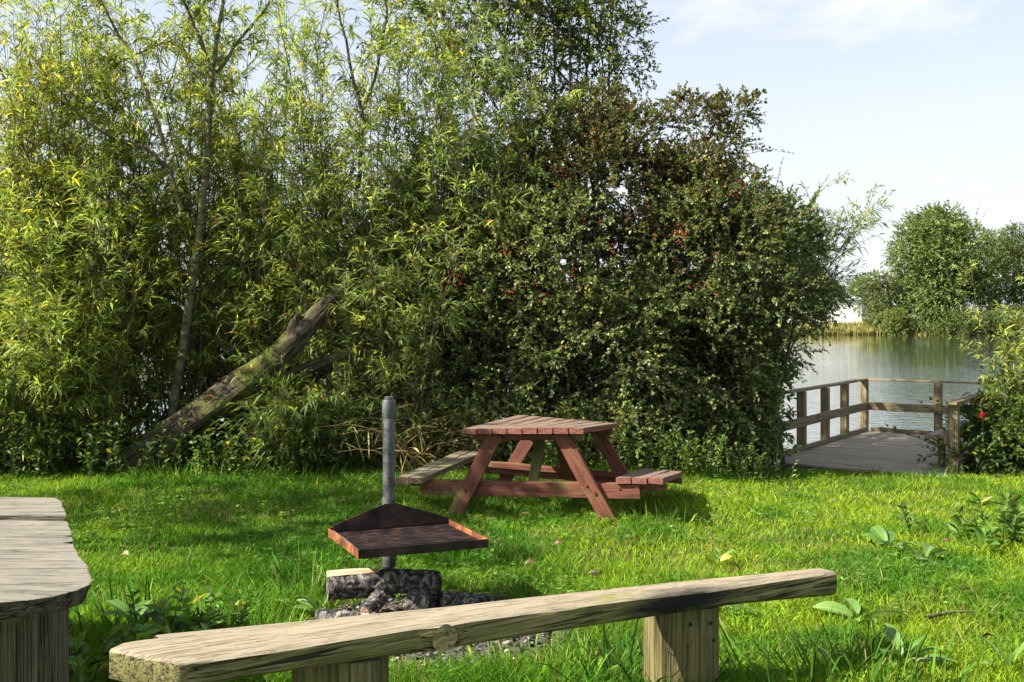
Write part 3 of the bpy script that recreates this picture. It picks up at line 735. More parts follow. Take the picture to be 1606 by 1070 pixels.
# ------------------------------------------------------------------ fire logs
M_CHAR = bark('charred_bark', (0.42, 0.37, 0.32), (0.07, 0.065, 0.062), (0.010, 0.009, 0.009), (16, 12, 12), None, 0.03)
M_CUT = wood('cut_face', (0.50, 0.30, 0.17), (0.36, 0.2, 0.11), (0.14, 0.08, 0.05), (), (14, 14, 14), None, 0.85, 0.5)
M_SPLIT = wood('split_face', (0.66, 0.52, 0.36), (0.55, 0.41, 0.26), (0.3, 0.2, 0.12), (), (1.5, 20, 20), None, 0.85, 0.3)
def log(name, p0, p1, r0, r1, label, seed, flat=0.0, curve=0.02, cut=M_CUT, bark_m=M_CHAR, splitf=False):
    p0 = Vector(p0); p1 = Vector(p1); d = (p1 - p0); Lx = d.length; d.normalize()
    up = Vector((0, 0, 1)); sd = up.cross(d).normalized(); up = d.cross(sd)
    root = empty(name, (p0 + p1) / 2, label, 'firewood', 'firewood on the ash bed')
    Mx = Matrix((d, sd, up)).transposed().to_4x4(); Mx.translation = (p0 + p1) / 2
    secs = []; S = 40; K = 48
    for i in range(K + 1):
        t = i / K; x = -Lx / 2 + Lx * t; r_ = r0 + (r1 - r0) * t; zc = curve * math.sin(t * math.pi) 
        ring = []
        for k in range(S):
            a = 2 * math.pi * k / S; q = Vector((x * 6 + seed, math.cos(a) * 1.6, math.sin(a) * 1.6))
            rr = r_ * (1 + 0.20 * mnoise.noise(q) + 0.20 * abs(mnoise.noise(Vector((x * 34 + seed, math.cos(a) * 3.4, math.sin(a) * 3.4)))) + 0.14 * mnoise.noise(Vector((x * 60 + seed, math.cos(a) * 6, math.sin(a) * 6))))
            y = math.cos(a) * rr; z = math.sin(a) * rr
            z = min(z, r_ * (1.0 - flat)) if flat else z
            ring.append((x, y, z + zc))
        secs.append(ring)
    V, Fc = loft(secs, False); add('bark', mesh_of('bark', V, Fc, bark_m, True, R(50)), bark_m, root, Mx)
    for ring, s, cut in ((secs[0], -1, bark_m), (secs[-1], 1, cut)):
        c = np.mean(np.array(ring), 0); V = [tuple(c + (np.array(p) - c) * f + np.array([0.008 * s * (1 - f), 0, 0])) for f in (1.0, 0.6) for p in ring] + [tuple(c + np.array([0.006 * s, 0, 0]))]
        Fc = [(k, (k + 1) % S, S + (k + 1) % S, S + k) for k in range(S)] + [(S + k, S + (k + 1) % S, 2 * S) for k in range(S)]
        add('cut_end', mesh_of('cut_end', V, Fc, cut), cut, root, Mx)
    return root, Mx, Lx
lg, Mx, Lx = log('firewood_log', P(514, 921, 5.02), P(690, 913, 5.16), 0.066, 0.052, 'large charred birch log lying on top of the fire heap', 3, 0.0, 0.012)
V, Fc = loft([[(x, y * 0.034, 0.060 + zz + 0.012 * s) for (y, zz) in ((-1, 0.0), (-0.4, 0.016), (0.5, 0.017), (1, 0.004), (0.6, -0.012), (-0.6, -0.012))] for s, x in ((0.3, -0.295), (0.8, -0.2), (0.9, -0.12), (0.4, -0.03))])
add('split_face', mesh_of('split_face', [(p[0], p[1], p[2] - 0.002) for p in V], Fc, M_SPLIT), M_SPLIT, lg, Mx)
log('firewood_log', P(596, 935, 5.03), P(575, 962, 4.93), 0.045, 0.035, 'short burnt branch stub hanging below the large charred log', 9, 0, 0.0)
log('firewood_log', P(651, 948, 4.86), P(668, 920, 5.5), 0.056, 0.05, 'dark round log end pointing at the camera under the heap', 14, 0, 0.0, plain('black_char', (0.03, 0.027, 0.024), 0.9))
log('firewood_log', P(690, 942, 5.1), P(758, 944, 5.2), 0.045, 0.03, 'small knobbly charred log right of the fire heap', 21, 0, 0.0)
log('firewood_log', P(500, 972, 4.75), P(590, 975, 4.68), 0.05, 0.035, 'blackened branch lying at the left foot of the fire heap', 33, 0, 0.0)
def wedge():
    o = P(612, 972, 4.75); o.z = 0.045
    V = [(-0.05, -0.02, -0.05), (0.09, -0.02, -0.05), (0.09, 0.05, -0.05), (-0.05, 0.06, -0.05), (-0.045, 0.0, 0.045), (0.08, -0.01, -0.005), (0.08, 0.045, 0.0), (-0.045, 0.05, 0.05)]
    Fc = [(0, 1, 2, 3), (4, 7, 6, 5), (0, 4, 5, 1), (1, 5, 6, 2), (2, 6, 7, 3), (3, 7, 4, 0)]
    x = add('firewood_wedge', mesh_of('firewood_wedge', V, Fc, M_SPLIT), M_SPLIT, None, Matrix.Translation(o) @ Matrix.Rotation(R(12), 4, 'Z'))
    tag(x, 'pale split wedge of wood leaning under the charred log', 'firewood', 'firewood on the ash bed')
wedge()
def ash_bed():
    r = np.random.default_rng(5); A = Acc(); n = 2600
    ang = r.random(n) * 6.283; rad = np.sqrt(r.random(n)) ; x = -0.38 + np.cos(ang) * rad * 0.62; y = 4.95 + np.sin(ang) * rad * 0.55
    z = gz(x, y) + 0.003; s = 0.004 + 0.013 * r.random(n) ** 3
    oc = np.array([[1, 0, 0], [-1, 0, 0], [0, 1, 0], [0, -1, 0], [0, 0, 1], [0, 0, -1.0]]); f = np.array([[0, 2, 4], [2, 1, 4], [1, 3, 4], [3, 0, 4], [2, 0, 5], [1, 2, 5], [3, 1, 5], [0, 3, 5]])
    J = oc[None] * (0.6 + 0.8 * r.random((n, 6, 1))) + r.normal(0, 0.2, (n, 6, 3))
    V = (np.stack([x, y, z], -1)[:, None] + J * s[:, None, None] * np.array([1.3, 1.0, 0.7])).reshape(-1, 3)
    T = (np.arange(n)[:, None, None] * 6 + f[None]).reshape(-1, 3)
    c = tintvar(r, n, (0.11, 0.10, 0.09), 0.5, [(0.5, (0.015, 0.013, 0.012)), (0.08, (0.28, 0.24, 0.18))])
    A.put(V, T, np.repeat(c, 6, 0)); me = A.mesh('ash_bed')
    o = add('ash_bed', me, leaf_mat('ash_bits', 0.0, 0.9, 0.1)); tag(o, 'grey ash, char and grit spread around the fire', 'ash', None, 'stuff')
ash_bed()

# ------------------------------------------------------------------ vegetation builders
def pxline(pts, Y, k=12, jit=0.02, r=None):
    """polyline through photo pixels (x, y[, dY]) resampled to k points"""
    A = np.array([list(P(p[0], p[1], Y + (p[2] if len(p) > 2 else 0))) for p in pts]); t = np.linspace(0, len(A) - 1, k); i = np.arange(len(A))
    Q = np.stack([np.interp(t, i, A[:, c]) for c in range(3)], 1)
    if r is not None: Q[1:-1] += r.normal(0, jit, (k - 2, 3))
    return Q

def twig_leaves(A, r, S, Dr, Ln, nleaf, ll, lw, base, alts, style, var=0.28, droop=0.25, t0=0.12, tw=None, spread=0.9, curl=0.25, twc=(0.10, 0.085, 0.05)):
    """twigs S->S+Dr*Ln with nleaf leaves each. A: Acc of leaves, tw: Acc of twigs"""
    n = len(S); Dr = unit(Dr)
    K = 3; t = np.linspace(0, 1, K)
    Pt = S[:, None, :] + Dr[:, None, :] * (Ln[:, None] * t)[..., None] + np.array([0, 0, -1.0]) * (curl * Ln[:, None] * t ** 2)[..., None]
    if tw is not None:
        V, T, C = tubes(Pt, np.linspace(0.0045, 0.0015, K)[None].repeat(n, 0) * (0.8 + 0.5 * r.random((n, 1))), 3, np.tile(np.array(twc), (n, 1))); tw.put(V, T, C)
    u = t0 + (1 - t0) * ((np.arange(nleaf)[None] + r.random((n, nleaf))) / nleaf) ** (0.62 if style == 'lance' else 1.0)
    B = S[:, None, :] + Dr[:, None, :] * (Ln[:, None] * u)[..., None] + np.array([0, 0, -1.0]) * (curl * Ln[:, None] * u ** 2)[..., None]
    tan = Dr[:, None, :] + np.array([0, 0, -1.0]) * (2 * curl * u)[..., None]
    m = n * nleaf; B = B.reshape(-1, 3); tan = unit(tan.reshape(-1, 3))
    rad = rdir(r, m); rad = unit(rad - tan * (rad * tan).sum(1, keepdims=True))
    D = unit(tan * (1.0 - 0.25 * r.random((m, 1))) + rad * (spread * (0.6 + 0.6 * r.random((m, 1)))))
    Nn = unit(rdir(r, m) * 0.75 + np.array([0, 0, 1.0]))
    sz = np.repeat(0.75 + 0.55 * r.random(n), nleaf); L_ = ll * (0.5 + 0.75 * r.random(m)) * sz; W_ = lw * (0.65 + 0.6 * r.random(m)) * sz
    tb = np.repeat(np.exp(r.normal(0, 0.16, (n, 1))), nleaf, 0)
    C = np.clip(tintvar(r, m, base, var, alts) * tb, 0.002, 0.8)
    if style == 'lance': A.put(*slim(B, D, Nn, L_, W_, droop * (0.3 + 1.2 * r.random(m)), C))
    else: A.put(*ovals(B, D, Nn, L_, W_, 0.12 + 0.2 * r.random(m), C))

WG = (0.27, 0.35, 0.072); WY = (0.56, 0.50, 0.06); WD = (0.15, 0.225, 0.05)

def willow(name, label, cx, cy, nsh, h0, h1, spread, seed, ntw=34, nleaf=16, lean=(0, 0), base=WG, yellow=0.10, mains=(), tmin=0.10, group='willow thicket', leafl=0.15, density_top=1.0):
    r = np.random.default_rng(seed); cz = float(gz(cx, cy))
    root = empty(name, (cx, cy, cz), label, 'willow', group)
    st = Acc(); tw = Acc(); lv = Acc()
    K = 9; t = np.linspace(0, 1, K)
    az = r.random(nsh) * 6.283; h = h0 + (h1 - h0) * r.random(nsh); sp = spread * np.sqrt(r.random(nsh))
    bx = cx + np.cos(az) * 0.35 * r.random(nsh); by = cy + np.sin(az) * 0.25 * r.random(nsh)
    o = np.stack([np.cos(az) * sp + lean[0], np.sin(az) * sp * 0.7 + lean[1]], 1)
    Pt = np.zeros((nsh, K, 3))
    Pt[..., 0] = bx[:, None] + o[:, :1] * (t ** 1.25)[None] * h[:, None]; Pt[..., 1] = by[:, None] + o[:, 1:] * (t ** 1.25)[None] * h[:, None]
    Pt[..., 2] = cz - 0.05 + h[:, None] * (t[None] - 0.10 * (t ** 3)[None] * (np.abs(o).sum(1))[:, None])
    Pt[:, 1:, :2] += np.cumsum(r.normal(0, 0.045, (nsh, K - 1, 2)), 1)
    Rd = (0.007 + 0.014 * r.random((nsh, 1)) ** 2) * (1 - 0.75 * t[None])
    V, T, C = tubes(Pt, Rd, 5); st.put(V, T, C)
    lines = [Pt[i] for i in range(nsh)]
    for (pl, rad0, rad1) in mains:
        V, T, C = tubes(pl[None], np.linspace(rad0, rad1, len(pl))[None], 8); st.put(V, T, C)
        k = np.linspace(0, len(pl) - 1, K); i = np.arange(len(pl)); q = np.stack([np.interp(k, i, pl[:, c]) for c in range(3)], 1)
        lines.append(q)
    Ls = np.array(lines); nl = len(Ls)
    tt = tmin + (1 - tmin) * r.random((nl, ntw)) ** 0.78
    f = tt * (K - 1); i0 = np.clip(f.astype(int), 0, K - 2); fr = (f - i0)[..., None]
    idx = np.arange(nl)[:, None]
    S = (Ls[idx, i0] * (1 - fr) + Ls[idx, i0 + 1] * fr).reshape(-1, 3); tan = unit(Ls[idx, i0 + 1] - Ls[idx, i0]).reshape(-1, 3)
    n = len(S); Dr = unit(tan * 0.7 + rdir(r, n) * np.array([0.85, 0.85, 0.45]) + np.array([0, 0, 0.25]))
    Ln = 0.28 + 0.42 * r.random(n)
    sh = yellow * (0.6 + 0.9 * np.clip((S[:, 2].mean() - 1) / 3, 0, 1))
    twig_leaves(lv, r, S, Dr, Ln, nleaf, leafl, 0.020, base, [(sh, WY), (0.22, WD), (0.012, (0.30, 0.13, 0.03))], 'lance', tw=tw, curl=0.28, droop=0.35)
    Mi = Matrix.Identity(4)
    add('stems', st.mesh('stems', True), M_STEM, root, Mi); add('twigs', tw.mesh('twigs'), M_STEM, root, Mi)['kind'] = 'stuff'; add('crown', lv.mesh('crown'), M_WILLOW, root, Mi)
    return root

def blob_points(r, lobes, n, shell=0.6):
    """points in a union of ellipsoids, biased to the outside; returns points and outward directions"""
    v = np.array([l[3] * l[4] * l[5] for l in lobes]) ** (2 / 3.0); k = r.choice(len(lobes), n, p=v / v.sum())
    Lb = np.array(lobes)[k]; d = rdir(r, n); rad = r.random(n) ** (1 / 3.0) * (1 - shell) + shell * (1 - 0.35 * r.random(n) ** 1.5)
    rad = rad * (1 + 0.16 * (vnoise(d[:, 0] * 2 + k, d[:, 2] * 2 + d[:, 1], 2.2, 4) - 0.5) * 2)
    return Lb[:, :3] + d * rad[:, None] * Lb[:, 3:6], unit(d / Lb[:, 3:6])

def bush(name, label, cat, base_pt, lobes, ntw, nleaf, ll, lw, col, alts, seed, mat, tl=(0.18, 0.34), stems=14, srad=0.03, group=None, berries=(), long_tips=0, zmin=None, style='oval', bark_m=None, trunk_name='stems', curl=0.15, shell=0.55, spread=0.9, branchy=60, var=0.28, S8=6, twigs=True, gaps=0.0):
    r = np.random.default_rng(seed); base_pt = Vector(base_pt)
    root = empty(name, base_pt, label, cat, group); bark_m = bark_m or M_DBARK
    st = Acc(); tw = Acc(); lv = Acc(); b0 = np.array(base_pt)
    # stems: from the foot to points inside the lobes
    ends, _ = blob_points(r, lobes, stems, 0.1); K = 7; t = np.linspace(0, 1, K)[None, :, None]
    foot = b0 + r.normal(0, 1, (stems, 3)) * np.array([srad * 2.2, srad * 2.2, 0])
    mid = foot * 0.5 + ends * 0.5 + np.array([0, 0, 1.0]) * (0.12 * np.linalg.norm(ends - foot, axis=1))[:, None]
    Pt = foot[:, None] * (1 - t) ** 2 + mid[:, None] * 2 * t * (1 - t) + ends[:, None] * t ** 2
    Pt[:, 1:-1] += r.normal(0, 0.02 * np.linalg.norm(ends - foot, axis=1).mean(), (stems, K - 2, 3)) 
    V, T, C = tubes(Pt, (srad * (0.6 + 0.7 * r.random((stems, 1)))) * np.linspace(1, 0.3, K)[None], S8); st.put(V, T, C)
    if branchy:
        e2, _ = blob_points(r, lobes, branchy, 0.5); k = r.integers(0, stems, branchy); q = r.integers(2, K, branchy); s0 = Pt[k, q]
        # start from the closest of a few candidates
        best = s0.copy(); bd = np.linalg.norm(e2 - s0, axis=1)
        for _ in range(10):
            k = r.integers(0, stems, branchy); q = r.integers(2, K, branchy); c = Pt[k, q]; d = np.linalg.norm(e2 - c, axis=1); m = d < bd; best[m] = c[m]; bd[m] = d[m]
        P2 = best[:, None] * (1 - t[:, :5] * 0 - np.linspace(0, 1, 5)[None, :, None]) + e2[:, None] * np.linspace(0, 1, 5)[None, :, None]
        P2[:, 1:-1] += r.normal(0, 0.04, (branchy, 3, 3)) * bd[:, None, None]
        V, T, C = tubes(P2, srad * 0.3 * np.linspace(1, 0.3, 5)[None].repeat(branchy, 0), 4); st.put(V, T, C)
    S, out = blob_points(r, lobes, ntw, shell)
    if gaps > 0:
        q = 0.5 * vnoise(S[:, 0] + 0.6 * S[:, 1], S[:, 2], 2.6, seed) + 0.3 * vnoise(S[:, 0] - S[:, 1], S[:, 2] + 7, 5.5, seed + 1) + 0.2 * vnoise(S[:, 1] * 2, S[:, 2] - 3, 3.0, seed + 2)
        keep = q > gaps * (0.85 + 0.3 * r.random(len(S))); S = S[keep]; out = out[keep]
    if zmin is not None:
        keep = S[:, 2] > zmin; S = S[keep]; out = out[keep]
    n = len(S); Dr = unit(out * 0.8 + rdir(r, n) * 0.8 + np.array([0, 0, 0.2])); Ln = tl[0] + (tl[1] - tl[0]) * r.random(n)
    if long_tips:
        k = r.choice(n, min(long_tips, n), replace=False); up = out[k, 2] > -0.1; k = k[up]; Ln[k] *= 2.4; Dr[k] = unit(out[k] + np.array([0, 0, 0.35]) + rdir(r, len(k)) * 0.35)
    twig_leaves(lv, r, S, Dr, Ln, nleaf, ll, lw, col, alts, style, tw=tw if twigs else None, curl=curl, spread=spread, var=var)
    Mi = Matrix.Identity(4)
    add(trunk_name, st.mesh(trunk_name, True), bark_m, root, Mi)
    if twigs: add('twigs', tw.mesh('twigs'), bark_m, root, Mi)['kind'] = 'stuff'
    add('crown', lv.mesh('crown'), mat, root, Mi)
    if len(berries):
        A = Acc(); oc = np.array([[1, 0, 0], [-1, 0, 0], [0, 1, 0], [0, -1, 0], [0, 0, 1], [0, 0, -1.0]]); f = np.array([[0, 2, 4], [2, 1, 4], [1, 3, 4], [3, 0, 4], [2, 0, 5], [1, 2, 5], [3, 1, 5], [0, 3, 5]])
        for (p, k) in berries:
            q = np.array(p) + r.normal(0, 0.055, (k, 3)); s = 0.007 + 0.005 * r.random(k)
            A.put((q[:, None] + oc[None] * s[:, None, None]).reshape(-1, 3), (np.arange(k)[:, None, None] * 6 + f[None]).reshape(-1, 3))
        o = add('berries', A.mesh('berries', True), M_BERRY, root, Mi); o['kind'] = 'stuff'
    return root

# ------------------------------------------------------------------ willow thicket on the left
rw = np.random.default_rng(99)
mA = [(pxline([(262, 745), (275, 620), (292, 500), (312, 380), (322, 260), (333, 110)], 11.3, 14, 0.012, rw), 0.062, 0.034),
      (pxline([(333, 112), (312, 60), (285, 0), (262, -70)], 11.3, 8, 0.01, rw), 0.03, 0.012),
      (pxline([(333, 112), (343, 50), (352, -10), (360, -90)], 11.3, 8, 0.01, rw), 0.03, 0.012),
      (pxline([(340, 115), (375, 65), (420, 10), (470, -50)], 11.35, 8, 0.01, rw), 0.022, 0.01),
      (pxline([(285, 330), (262, 260), (222, 228), (150, 205), (100, 150), (55, 95)], 11.2, 12, 0.012, rw), 0.03, 0.008),
      (pxline([(262, 245), (240, 170), (212, 95), (170, 30), (140, -30)], 11.1, 10, 0.012, rw), 0.026, 0.01)]
mB = [(pxline([(560, 300, 0.3), (566, 240, 0.2), (567, 175), (552, 110), (535, 40), (520, -40)], 11.5, 12, 0.012, rw), 0.028, 0.010),
      (pxline([(567, 175), (590, 120), (604, 60), (606, 0), (600, -60)], 11.5, 10, 0.012, rw), 0.02, 0.008)]
mC = [(pxline([(150, 750), (120, 560), (90, 430), (60, 300), (10, 150), (-30, 20)], 11.0, 12, 0.015, rw), 0.03, 0.01),
      (pxline([(150, 120), (215, 85), (270, 60), (330, 120)], 11.6, 8, 0.015, rw), 0.014, 0.006)]
willow('willow_shrub', 'tall willow with a forked dark stem rising behind the leaning trunk', -4.0, 11.9, 34, 3.4, 6.6, 0.22, 11, 30, 16, mains=mA, yellow=0.16)
willow('willow_shrub', 'yellow tinged willow at the left edge of the picture', -6.0, 11.4, 39, 3.0, 6.2, 0.25, 12, 30, 16, mains=mC, yellow=0.24)
willow('willow_shrub', 'willow with a thin V shaped fork against the sky above the barbecue pole', -1.75, 12.1, 34, 3.0, 6.2, 0.20, 13, 30, 16, mains=mB, yellow=0.12)
willow('willow_shrub', 'low leafy willow in front of the forked willow stem', -4.9, 10.9, 29, 1.4, 3.4, 0.30, 14, 27, 16, yellow=0.16)
willow('willow_shrub', 'grey green willow hanging over the leaning trunk', -2.6, 11.6, 29, 2.2, 4.4, 0.26, 15, 30, 16, base=(0.25, 0.31, 0.095), yellow=0.05)
willow('willow_shrub', 'bluish green willow left of the hawthorn thicket', -0.55, 11.9, 34, 2.8, 5.2, 0.20, 16, 32, 16, base=(0.23, 0.30, 0.10), yellow=0.04)
willow('willow_shrub', 'willow growing farthest back behind the leaning trunk', -3.0, 13.2, 29, 3.4, 6.4, 0.24, 17, 28, 16, yellow=0.14)
willow('willow_shrub', 'bright willow behind the tall forked one at the left', -5.2, 13.0, 29, 3.2, 6.4, 0.26, 18, 28, 16, yellow=0.22)
willow('willow_shrub', 'drooping willow spray hanging beside the pipe of the barbecue', -1.15, 10.95, 10, 1.2, 2.5, 0.22, 19, 24, 16, base=(0.24, 0.29, 0.10), yellow=0.04)
willow('willow_shrub', 'short willow clump at the lawn edge below the left willows', -6.3, 10.6, 23, 0.9, 2.3, 0.34, 20, 24, 16, yellow=0.08)
willow('willow_shrub', 'bushy willow in front of the foot of the leaning trunk', -5.3, 10.35, 20, 0.8, 1.9, 0.32, 22, 22, 16, yellow=0.08, tmin=0.05)
willow('willow_shrub', 'willow sprays hanging beside the top of the leaning trunk', -1.65, 11.2, 14, 1.6, 3.2, 0.22, 26, 22, 15, base=(0.24, 0.30, 0.09), yellow=0.05, tmin=0.35)
willow('willow_shrub', 'small willow sprouting right of the leaning trunk', -2.15, 10.5, 14, 0.5, 1.1, 0.34, 23, 16, 16, base=(0.15, 0.21, 0.05), yellow=0.05, tmin=0.05)
willow('willow_shrub', 'upright many stemmed willow between the left edge and the forked stem', -5.0, 11.7, 34, 2.6, 5.6, 0.24, 24, 30, 16, yellow=0.2)
willow('willow_shrub', 'slender willow between the forked stem and the V shaped fork', -3.0, 11.9, 30, 2.4, 5.6, 0.22, 25, 30, 16, yellow=0.12)
willow('willow_shrub', 'pale feathery willow showing behind the right end of the hawthorn', 3.1, 13.7, 18, 2.5, 4.0, 0.16, 21, 24, 14, base=(0.26, 0.34, 0.12), yellow=0.08, lean=(0.32, 0.0), leafl=0.13, tmin=0.58)

# ------------------------------------------------------------------ hawthorn thicket
HG = (0.155, 0.205, 0.07); HA = [(0.18, (0.21, 0.24, 0.07)), (0.035, (0.20, 0.085, 0.035)), (0.14, (0.07, 0.105, 0.035)), (0.035, (0.36, 0.32, 0.09))]
def lob(px, py, Y, rx, ry, rz): p = P(px, py, Y); return (p.x, p.y, p.z, rx, ry, rz)
def ber(list_, Y): return [(P(x, y, Y), k) for x, y, k in list_]
def g3(x, y): return (x, y, float(gz(x, y)))
bush('hawthorn_shrub', 'dark hawthorn with red berries directly behind the picnic table', 'hawthorn', g3(1.1, 12.1),
     [lob(800, 600, 11.6, 0.95, 0.7, 0.95), lob(930, 560, 11.4, 1.0, 0.75, 1.1), lob(870, 420, 11.7, 1.1, 0.8, 1.0), lob(760, 420, 11.9, 0.9, 0.7, 0.9), lob(960, 680, 11.3, 0.9, 0.6, 0.5), lob(800, 690, 11.2, 0.9, 0.5, 0.45), lob(690, 600, 11.8, 0.7, 0.6, 1.0)],
     8600, 15, 0.047, 0.034, HG, HA, 31, M_HAW, gaps=0.43, stems=22, srad=0.03, group='hawthorn thicket', long_tips=90, zmin=-0.25, branchy=110,
     berries=ber([(720, 440, 14), (800, 462, 10), (705, 435, 8), (900, 430, 12), (880, 275, 9), (815, 400, 7), (960, 390, 9), (1060, 372, 14), (845, 470, 6), (790, 392, 10), (930, 340, 6)], 10.85))
bush('hawthorn_shrub', 'reddish topped hawthorn standing up against the sky right of the willows', 'hawthorn', g3(2.0, 12.6),
     [lob(960, 300, 12.2, 0.95, 0.7, 0.75), lob(890, 240, 12.5, 0.7, 0.6, 0.55), lob(1000, 215, 12.4, 0.55, 0.5, 0.32), lob(1080, 190, 12.5, 0.42, 0.4, 0.28), lob(1115, 235, 12.4, 0.40, 0.4, 0.25), lob(1060, 330, 12.0, 0.7, 0.6, 0.45), lob(930, 180, 12.6, 0.4, 0.4, 0.3), lob(1150, 175, 12.5, 0.22, 0.3, 0.12), lob(1020, 290, 12.2, 0.6, 0.5, 0.4), lob(1080, 270, 12.3, 0.5, 0.5, 0.35), lob(1130, 310, 12.2, 0.5, 0.5, 0.35)],
     4700, 14, 0.048, 0.034, (0.10, 0.125, 0.042), [(0.18, (0.17, 0.075, 0.036)), (0.14, (0.19, 0.21, 0.05))], 32, M_HAW, gaps=0.36, stems=16, srad=0.028, group='hawthorn thicket', long_tips=130, branchy=90,
     berries=ber([(930, 210, 14), (985, 225, 12), (890, 270, 12), (1000, 245, 10), (925, 235, 12), (860, 290, 10), (960, 260, 8), (1150, 285, 10), (1040, 260, 8), (820, 240, 8)], 11.9))
bush('hawthorn_shrub', 'rounded dark hawthorn at the right end of the thicket beside the jetty', 'hawthorn', g3(3.2, 12.3),
     [lob(1120, 400, 11.9, 0.95, 0.75, 0.85), lob(1060, 540, 11.7, 1.0, 0.75, 1.1), lob(1190, 470, 12.0, 0.8, 0.7, 0.9), lob(1128, 620, 11.9, 0.62, 0.6, 0.85), lob(1215, 380, 12.2, 0.55, 0.5, 0.55), lob(1260, 440, 12.3, 0.42, 0.4, 0.42), lob(1100, 690, 11.7, 0.7, 0.5, 0.45), lob(1165, 680, 12.0, 0.34, 0.4, 0.5)],
     8600, 15, 0.046, 0.033, (0.15, 0.20, 0.07), HA, 33, M_HAW, gaps=0.43, stems=20, srad=0.03, group='hawthorn thicket', long_tips=90, zmin=-0.3, branchy=110,
     berries=ber([(1070, 365, 22), (1080, 450, 6), (1160, 300, 10), (1120, 400, 6), (1200, 330, 5), (1060, 420, 6)], 11.1))
bush('hawthorn_shrub', 'leafy hawthorn mixed among the willows above the barbecue', 'hawthorn', g3(-0.2, 12.7),
     [lob(660, 400, 12.4, 0.8, 0.7, 1.0), lob(720, 300, 12.6, 0.8, 0.7, 0.8), lob(800, 300, 12.5, 0.8, 0.6, 0.7), lob(640, 560, 12.2, 0.7, 0.6, 1.0)],
     3200, 14, 0.05, 0.036, (0.13, 0.175, 0.05), HA, 34, M_HAW, gaps=0.43, stems=14, srad=0.028, group='hawthorn thicket', long_tips=40, branchy=60, berries=ber([(800, 250, 8), (755, 330, 8)], 11.9))

# dense dark undergrowth inside and behind the thicket
UG = (0.14, 0.20, 0.05); UA = [(0.15, (0.22, 0.26, 0.06)), (0.15, (0.07, 0.11, 0.03))]
for i, (lab, x, y, lobes) in enumerate([
    ('dark elder bush filling the back of the thicket at the far left', -6.2, 12.9, [(-6.3, 12.9, 0.7, 1.2, 0.5, 1.1), (-5.6, 13.0, 2.0, 1.1, 0.5, 0.9), (-7.2, 13.0, 1.6, 0.9, 0.5, 1.3)]),
    ('dark elder bush behind the leaning trunk', -3.9, 12.9, [(-4.2, 12.9, 0.6, 1.1, 0.5, 1.0), (-4.8, 12.6, 0.1, 0.9, 0.4, 0.6), (-3.4, 12.9, 1.3, 1.1, 0.5, 1.0), (-4.4, 13.1, 2.0, 0.9, 0.5, 0.8)]),
    ('dark elder bush behind the grey green willow', -1.7, 12.9, [(-1.9, 12.9, 0.6, 1.1, 0.5, 1.0), (-2.7, 12.6, 0.15, 0.9, 0.4, 0.65), (-1.3, 12.6, 0.1, 0.9, 0.4, 0.6), (-1.2, 12.9, 1.5, 1.0, 0.5, 1.1), (-2.2, 13.0, 2.1, 0.9, 0.5, 0.8)]),
    ('dark elder bush behind the picnic table hawthorn', 0.6, 13.0, [(0.2, 13.0, 0.7, 1.1, 0.5, 1.1), (1.2, 13.0, 1.0, 1.1, 0.5, 1.2), (0.6, 13.1, 2.2, 1.1, 0.5, 0.9)]),
    ('dark elder bush at the back of the rounded hawthorn', 2.5, 13.0, [(2.2, 13.0, 0.6, 0.9, 0.5, 1.0), (2.9, 12.9, 0.8, 0.7, 0.5, 1.1), (2.5, 13.0, 1.9, 0.9, 0.5, 0.8)])]):
    bush('elder_bush', lab, 'elder', g3(x, y), lobes, 1300, 12, 0.095, 0.052, UG, UA, 130 + i, M_LEAF, stems=10, srad=0.025, group='undergrowth in the thicket', branchy=30, zmin=-0.45, shell=0.4)

# ash like tree leaning out against the sky
bush('ash_tree', 'open tree with twiggy branches leaning over the sky at the top centre', 'tree', g3(0.9, 13.6),
     [lob(900, 10, 13.2, 0.8, 0.7, 0.5), lob(800, 60, 13.4, 1.0, 0.8, 0.9), lob(720, 20, 13.6, 1.1, 0.8, 0.9), lob(940, 110, 13.2, 0.5, 0.4, 0.4), lob(960, 60, 13.2, 0.45, 0.4, 0.3), lob(850, -60, 13.4, 1.2, 0.9, 0.7), lob(760, 180, 13.3, 0.8, 0.6, 0.6)],
     1700, 13, 0.075, 0.032, (0.10, 0.15, 0.028), [(0.16, (0.30, 0.30, 0.03)), (0.2, (0.05, 0.08, 0.02))], 35, M_LEAF, tl=(0.22, 0.45), stems=18, srad=0.035, long_tips=40, branchy=90, shell=0.3)

